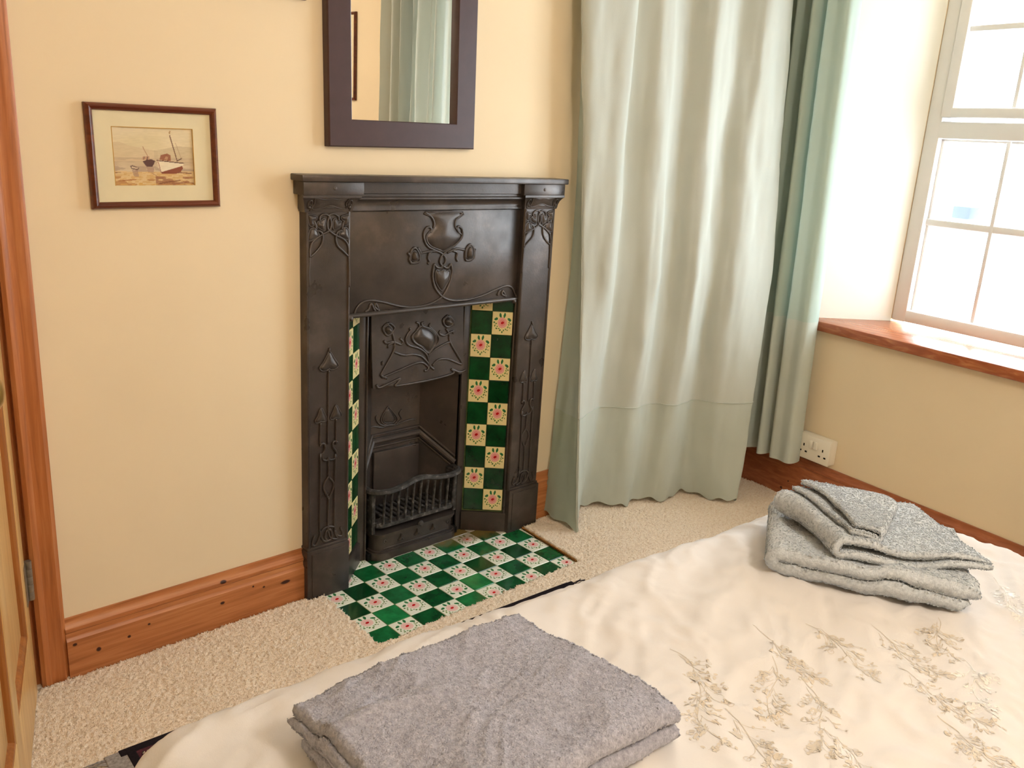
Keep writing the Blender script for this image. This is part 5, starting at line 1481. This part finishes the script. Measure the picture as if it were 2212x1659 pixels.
SP = [(-0.253, -1.03, 0.6), (-0.10, -1.06, 0.8), (-0.15, -1.13, 1.0), (-0.02, -1.10, 0.8), (-0.16, -1.18, 1.0), (-0.31, -1.17, 0.9), (0.06, -1.16, 0.8), (-0.02, -1.25, 0.9),
      (-0.09, -1.34, 0.9), (0.18, -1.21, 0.7), (-0.29, -1.11, 0.7), (-0.24, -1.26, 0.9), (-0.05, -1.44, 0.9), (0.05, -1.50, 0.9), (-0.20, -1.46, 0.9), (-0.40, -1.28, 0.9), (-0.38, -1.45, .9)]
rr = random.Random(5)
acc = Acc()
for x, y, k in SP:
    sprig(x + 0.03, y + 0.04, math.atan2(-0.84, -0.54) + rr.uniform(-0.45, 0.45), 0.13 * (0.7 + 0.5 * k), rr, acc)
acc.build('embroidery', M['stitch'], duvet, kind='stuff', label='tan embroidered flower sprays')
acc = Acc()
for x, y in ((0.09, -1.29), (0.34, -1.28), (0.27, -1.36), (0.40, -1.20), (0.20, -1.42), (0.36, -1.42)):
    sprig(x + 0.03, y + 0.04, math.atan2(-0.84, -0.54) + rr.uniform(-0.45, 0.45), 0.14, rr, acc)
acc.build('satin_embroidery', M['stitch_white'], duvet, kind='stuff', label='white satin embroidered sprays')

# ------------------------------------------------------------------ towels
def ribbon(path, t, nb, b0, b1):
    """thick folded sheet: path in (a,h), swept over b; returns vertices as (a,b,h) and quads"""
    P = np.array(path, float); n = len(P)
    d = np.gradient(P, axis=0); d /= (np.linalg.norm(d, axis=1, keepdims=True) + 1e-9)
    nr = np.stack([-d[:, 1], d[:, 0]], 1)
    th = np.full((n, 1), t / 2)
    k = 4
    for i in range(k):
        th[i] = th[-1 - i] = t / 2 * math.sqrt(1 - (1 - (i + 0.6) / (k + 0.6)) ** 2)
    Lp, Rp = P + nr * th, P - nr * th
    loop = np.concatenate([Lp, Rp[::-1]])
    m = len(loop)
    bs = np.linspace(b0, b1, nb)
    V = np.zeros((m, nb, 3))
    V[:, :, 0] = loop[:, 0][:, None]; V[:, :, 2] = loop[:, 1][:, None]; V[:, :, 1] = bs[None, :]
    F = gridfaces(m, nb, wrap=True)
    caps = []
    for e in (0, nb - 1):
        for i in range(n - 1):
            q = [i * nb + e, (i + 1) * nb + e, (m - 2 - i) * nb + e, (m - 1 - i) * nb + e]
            caps.append(q if e == 0 else q[::-1])
    # rounded cap: pull the very last rows in a little
    return V.reshape(-1, 3), np.concatenate([F[:, ::-1], np.array(caps)])
def path_lines(segs, step=0.004):
    """dense path from straight runs and U-turns: ('l',a0,h0,a1,h1) / ('u',a,h0,h1,dir)"""
    out = []
    for s in segs:
        if s[0] == 'l':
            n = max(2, int(math.hypot(s[3] - s[1], s[4] - s[2]) / step))
            out += [(s[1] + (s[3] - s[1]) * i / n, s[2] + (s[4] - s[2]) * i / n) for i in range(n)]
        else:
            _, a0, h0, h1, dr = s
            r = (h1 - h0) / 2
            n = max(6, int(math.pi * abs(r) / step))
            for i in range(n):
                q = -math.pi / 2 + math.pi * i / n
                out.append((a0 + dr * abs(r) * 1.0 * math.cos(q), (h0 + h1) / 2 + r * math.sin(q)))
    out.append((segs[-1][3], segs[-1][4]))
    return out
def fuzz(o, amp, seed):
    me = o.data
    n = len(me.vertices)
    co = np.zeros(n * 3, np.float32); me.vertices.foreach_get('co', co); co = co.reshape(-1, 3)
    no = np.zeros(n * 3, np.float32); me.vertices.foreach_get('normal', no); no = no.reshape(-1, 3)
    r = np.random.default_rng(seed).random(n) - 0.35
    k = vnoise(co, 220, seed)
    me.vertices.foreach_set('co', (co + no * ((r * 0.6 + k * 0.4) * amp)[:, None]).astype(np.float32).ravel())
    me.update()

# grey towel near the camera: folded lengthways, folds face the viewer, layer ends on the left
W_, t_ = 0.285, 0.0125
segs = [('l', W_ - 0.02, 0.008, 0.012, 0.008), ('u', 0.012, 0.008, 0.022, -1), ('l', 0.012, 0.022, W_ - 0.015, 0.022), ('u', W_ - 0.015, 0.022, 0.037, 1),
        ('l', W_ - 0.015, 0.037, 0.012, 0.037), ('u', 0.012, 0.037, 0.053, -1), ('l', 0.012, 0.053, W_ - 0.005, 0.053)]
V, F = ribbon(path_lines(segs, 0.0034), t_, 110, 0.0, 0.352)
T1 = thing('towel', (-0.565, -1.02, BZ + 0.004), 'dark grey folded terry towel on the near side of the bed', 'towel')
def warp1(V):
    a_, b_, h = V[:, 0].copy(), V[:, 1].copy(), V[:, 2].copy()
    P = np.stack([a_, b_, h * 0], 1)
    hh = h / 0.053
    # top layers droop towards the left end, soft creases across
    h2 = h + 0.006 * vnoise(P, 9, 61) * hh + 0.003 * vnoise(P, 22, 62) * hh
    h2 += hh * (-0.012 * np.exp(-((b_ - 0.0) / 0.05) ** 2) * (0.5 + 0.5 * np.sin(a_ * 26)))
    h2 += hh * 0.008 * np.exp(-((a_ - 0.205 + 0.13 * b_) / 0.011) ** 2) * np.exp(-((b_ - 0.07) / 0.11) ** 2)
    h2 -= hh * 0.006 * np.exp(-((a_ - 0.230 + 0.13 * b_) / 0.016) ** 2) * np.exp(-((b_ - 0.03) / 0.09) ** 2)
    h2 -= hh * 0.006 * np.clip((b_ - 0.25) / 0.1, 0, 1)
    shift = (0.005 * np.sin(hh * 7.0) - 0.010 * (1 - hh) * np.clip((0.25 - a_) / 0.1, -0.5, 1)) * np.clip(1 - b_ / 0.2, 0, 1)
    b2 = b_ + shift + 0.004 * vnoise(P, 14, 66) * np.clip(1 - b_ / 0.1, 0, 1)
    a2 = a_ + 0.004 * vnoise(np.stack([b_, h * 4, a_ * 0], 1), 10, 64)
    # b runs from the left end (+x), a runs from near (y low) to far
    ang = math.radians(-2.5)
    x = -0.745 + b2 * math.cos(ang) + a2 * -math.sin(ang) * -1
    y = -1.165 + a2 + b2 * math.sin(ang) * 1.0
    z = BZ + 0.008 + h2 + duvet_bumps(x, y) * 0.6
    return np.stack([x, y, z], 1)
o = mk_np('terry_cloth', warp1(V), F, M['towel_dark'], T1, smooth=True)
fuzz(o, 0.0016, 3)
tufts(o, 60000, 0.0016, 0.0011, 31, 'terry_loops', M['towel_dark'], T1, BZ + 0.045, 0.35)

# right-hand pair: E1 runs along the edge facing the camera, E2 away from it
E1 = np.array([0.156, -0.268]); E1 /= np.linalg.norm(E1); E2 = np.array([-E1[1], E1[0]])
if E2[0] < 0: E2 = -E2
O2 = np.array([0.092, -1.012])
segs = [('l', 0.315, 0.016, 0.016, 0.016), ('u', 0.016, 0.016, 0.046, -1), ('l', 0.016, 0.046, 0.325, 0.046)]
V, F = ribbon(path_lines(segs, 0.0034), 0.026, 80, 0.0, 0.225)
T2 = thing('towel', (0.30, -1.06, BZ + 0.004), 'silver grey folded towel at the bottom of the pair by the window', 'towel')
def warp2(V):
    a_, b_, h = V[:, 0].copy(), V[:, 1].copy(), V[:, 2].copy()
    P = np.stack([a_, b_, h * 3], 1)
    hh = np.clip(h / 0.046, 0, 1.3)
    h2 = h + hh * (0.005 * vnoise(P, 10, 71) + 0.002 * vnoise(P, 30, 72)) + hh * 0.006 * np.exp(-((a_ - 0.20) / 0.03) ** 2) - 0.006 * hh * np.clip((a_ - 0.2) / 0.12, 0, 1)
    b2 = b_ + 0.010 * vnoise(np.stack([a_, h * 3, a_ * 0], 1), 9, 73) + 0.010 * (1 - hh) * 0.6
    a2 = a_ + np.clip((a_ - 0.25) / 0.07, 0, 1) * (0.008 * vnoise(np.stack([b_, h * 5, b_ * 0], 1), 26, 74) - 0.012 * (1 - np.minimum(hh, 1)))
    q = O2[None, :] + a2[:, None] * E1[None, :] + b2[:, None] * E2[None, :]
    z = BZ + 0.006 + h2 + duvet_bumps(q[:, 0], q[:, 1]) * 0.6
    return np.stack([q[:, 0], q[:, 1], z], 1)
o = mk_np('terry_cloth', warp2(V), F, M['towel_light'], T2, smooth=True)
fuzz(o, 0.0012, 5)
tufts(o, 36000, 0.0016, 0.0008, 32, 'terry_loops', M['towel_light'], T2)

T3 = thing('towel', (0.28, -1.05, BZ + 0.066), 'rumpled silver grey towel lying on top of the other folded towel', 'towel')
NLc, NRc, BLc, BRc = np.array([0.128, -1.100]), np.array([0.318, -1.284]), np.array([0.196, -0.938]), np.array([0.452, -1.092])
def warp3(V):
    """a 0..0.27 runs left to right, b 0..0.2 from the near edge to the back"""
    a_, b_, h = V[:, 0].copy(), V[:, 1].copy(), V[:, 2].copy()
    P = np.stack([a_, b_, h * 2], 1)
    left = np.clip(1 - a_ / 0.12, 0, 1)
    h2 = h * (1 + 0.25 * left) + 0.005 * vnoise(P, 11, 81) * np.clip(h / 0.02, 0, 1) + 0.002 * vnoise(P, 30, 82)
    h2 -= np.clip((a_ - 0.10) / 0.17, 0, 1) ** 1.3 * 0.014 * np.clip((h - 0.006) / 0.02, 0, 1)
    h2 += 0.012 * left * np.clip(b_ / 0.15, 0, 1) + 0.006 * np.sin(np.clip(a_ / 0.27, 0, 1) * 9) * np.clip(1 - b_ / 0.06, 0, 1) * (h < 0.05)
    u = (a_ / 0.27)[:, None]; w = (b_ / 0.20)[:, None]
    w = w + 0.04 * vnoise(np.stack([a_, h * 3, a_ * 0], 1), 12, 83)[:, None]
    u = u + 0.05 * np.sin(w * 2.6) * (1 - np.clip(u, 0, 1))
    q = (NLc * (1 - u) + NRc * u) * (1 - w) + (BLc * (1 - u) + BRc * u) * w
    return np.stack([q[:, 0], q[:, 1], BZ + 0.066 + h2], 1)
segs = [('l', 0.275, 0.004, 0.020, 0.004), ('u', 0.020, 0.004, 0.028, -1), ('l', 0.020, 0.028, 0.275, 0.021)]
V, F = ribbon(path_lines(segs, 0.0032), 0.012, 70, 0.0, 0.20)
o = mk_np('terry_cloth', warp3(V), F, M['towel_light'], T3, smooth=True)
fuzz(o, 0.0010, 7)
tufts(o, 36000, 0.0016, 0.0008, 33, 'terry_loops', M['towel_light'], T3)
segs = [('l', 0.030, 0.040, 0.215, 0.034), ('u', 0.215, 0.034, 0.050, 1), ('l', 0.215, 0.050, 0.052, 0.053)]
V, F = ribbon(path_lines(segs, 0.0032), 0.009, 70, 0.012, 0.20)
def warp4(V):
    W = V.copy()
    k = np.clip(1 - W[:, 1] / 0.20, 0, 1)
    W[:, 0] = 0.030 + (W[:, 0] - 0.030) * (1 - 0.80 * k ** 0.9) * 1.15 * (1 - 0.42 * np.clip((W[:, 1] - 0.14) / 0.06, 0, 1) ** 2)
    return warp3(W)
o = mk_np('turned_back_flap', warp4(V), F, M['towel_light'], T3, smooth=True)
fuzz(o, 0.0009, 9)
tufts(o, 20000, 0.0015, 0.0008, 34, 'flap_loops', M['towel_light'], T3)

# ------------------------------------------------------------------ added lamp above the bed, out of view, to fill the room with light
LP = (-0.25, -2.25, 2.02)
lamp = thing('fill_lamp', (LP[0], LP[1], 1.90), 'added unseen paper pendant lamp filling the room with light', 'lamp')
prof = [(0.05, 0.16), (0.12, 0.13), (0.16, 0.07), (0.175, 0.0), (0.16, -0.07), (0.12, -0.13), (0.05, -0.16)]
seg = 24
v = []
for r, h in prof:
    for k in range(seg):
        v.append((LP[0] + r * math.cos(2 * math.pi * k / seg), LP[1] + r * math.sin(2 * math.pi * k / seg), LP[2] + h))
f = [(i * seg + k, i * seg + (k + 1) % seg, (i + 1) * seg + (k + 1) % seg, (i + 1) * seg + k) for i in range(len(prof) - 1) for k in range(seg)]
sh = NT('glowing_paper_shade')
tl = sh.n('ShaderNodeBsdfTranslucent'); tl.inputs[0].default_value = (0.95, 0.9, 0.8, 1)
tp = sh.n('ShaderNodeBsdfTransparent')
mx = sh.n('ShaderNodeMixShader'); mx.inputs[0].default_value = 0.5
sh.l(tl.outputs[0], mx.inputs[1]); sh.l(tp.outputs[0], mx.inputs[2]); sh.l(mx.outputs[0], sh.out.inputs['Surface'])
mk('lamp_shade', v, f, sh.m, lamp, smooth=True)
mk('flex', *tubeg([(LP[0], LP[1], LP[2] + 0.05), (LP[0], LP[1], CEIL - 0.01)], 0.004, 8), M['plastic'], lamp, smooth='auto')
mk('ceiling_rose', *latheg([(0.05, 0), (0.048, -0.012), (0.03, -0.022), (0.008, -0.026)], (LP[0], LP[1], CEIL), (0, 0, 1), 20), M['plastic'], lamp, smooth='auto')
mk('bulb_holder', *latheg([(0.012, 0.05), (0.02, 0.03), (0.02, 0.0), (0.014, -0.01)], LP, (0, 0, 1), 14), M['plastic'], lamp, smooth='auto')
pt = bpy.data.lights.new('fill_light', 'POINT')
pt.energy = FILL_WATTS
pt.shadow_soft_size = 0.16
pt.color = (1.0, 0.92, 0.84)
ptl = bpy.data.objects.new('fill_light', pt)
COL.objects.link(ptl)
ptl.parent = lamp
ptl.location = (0, 0, LP[2] - 1.90 - 0.02)
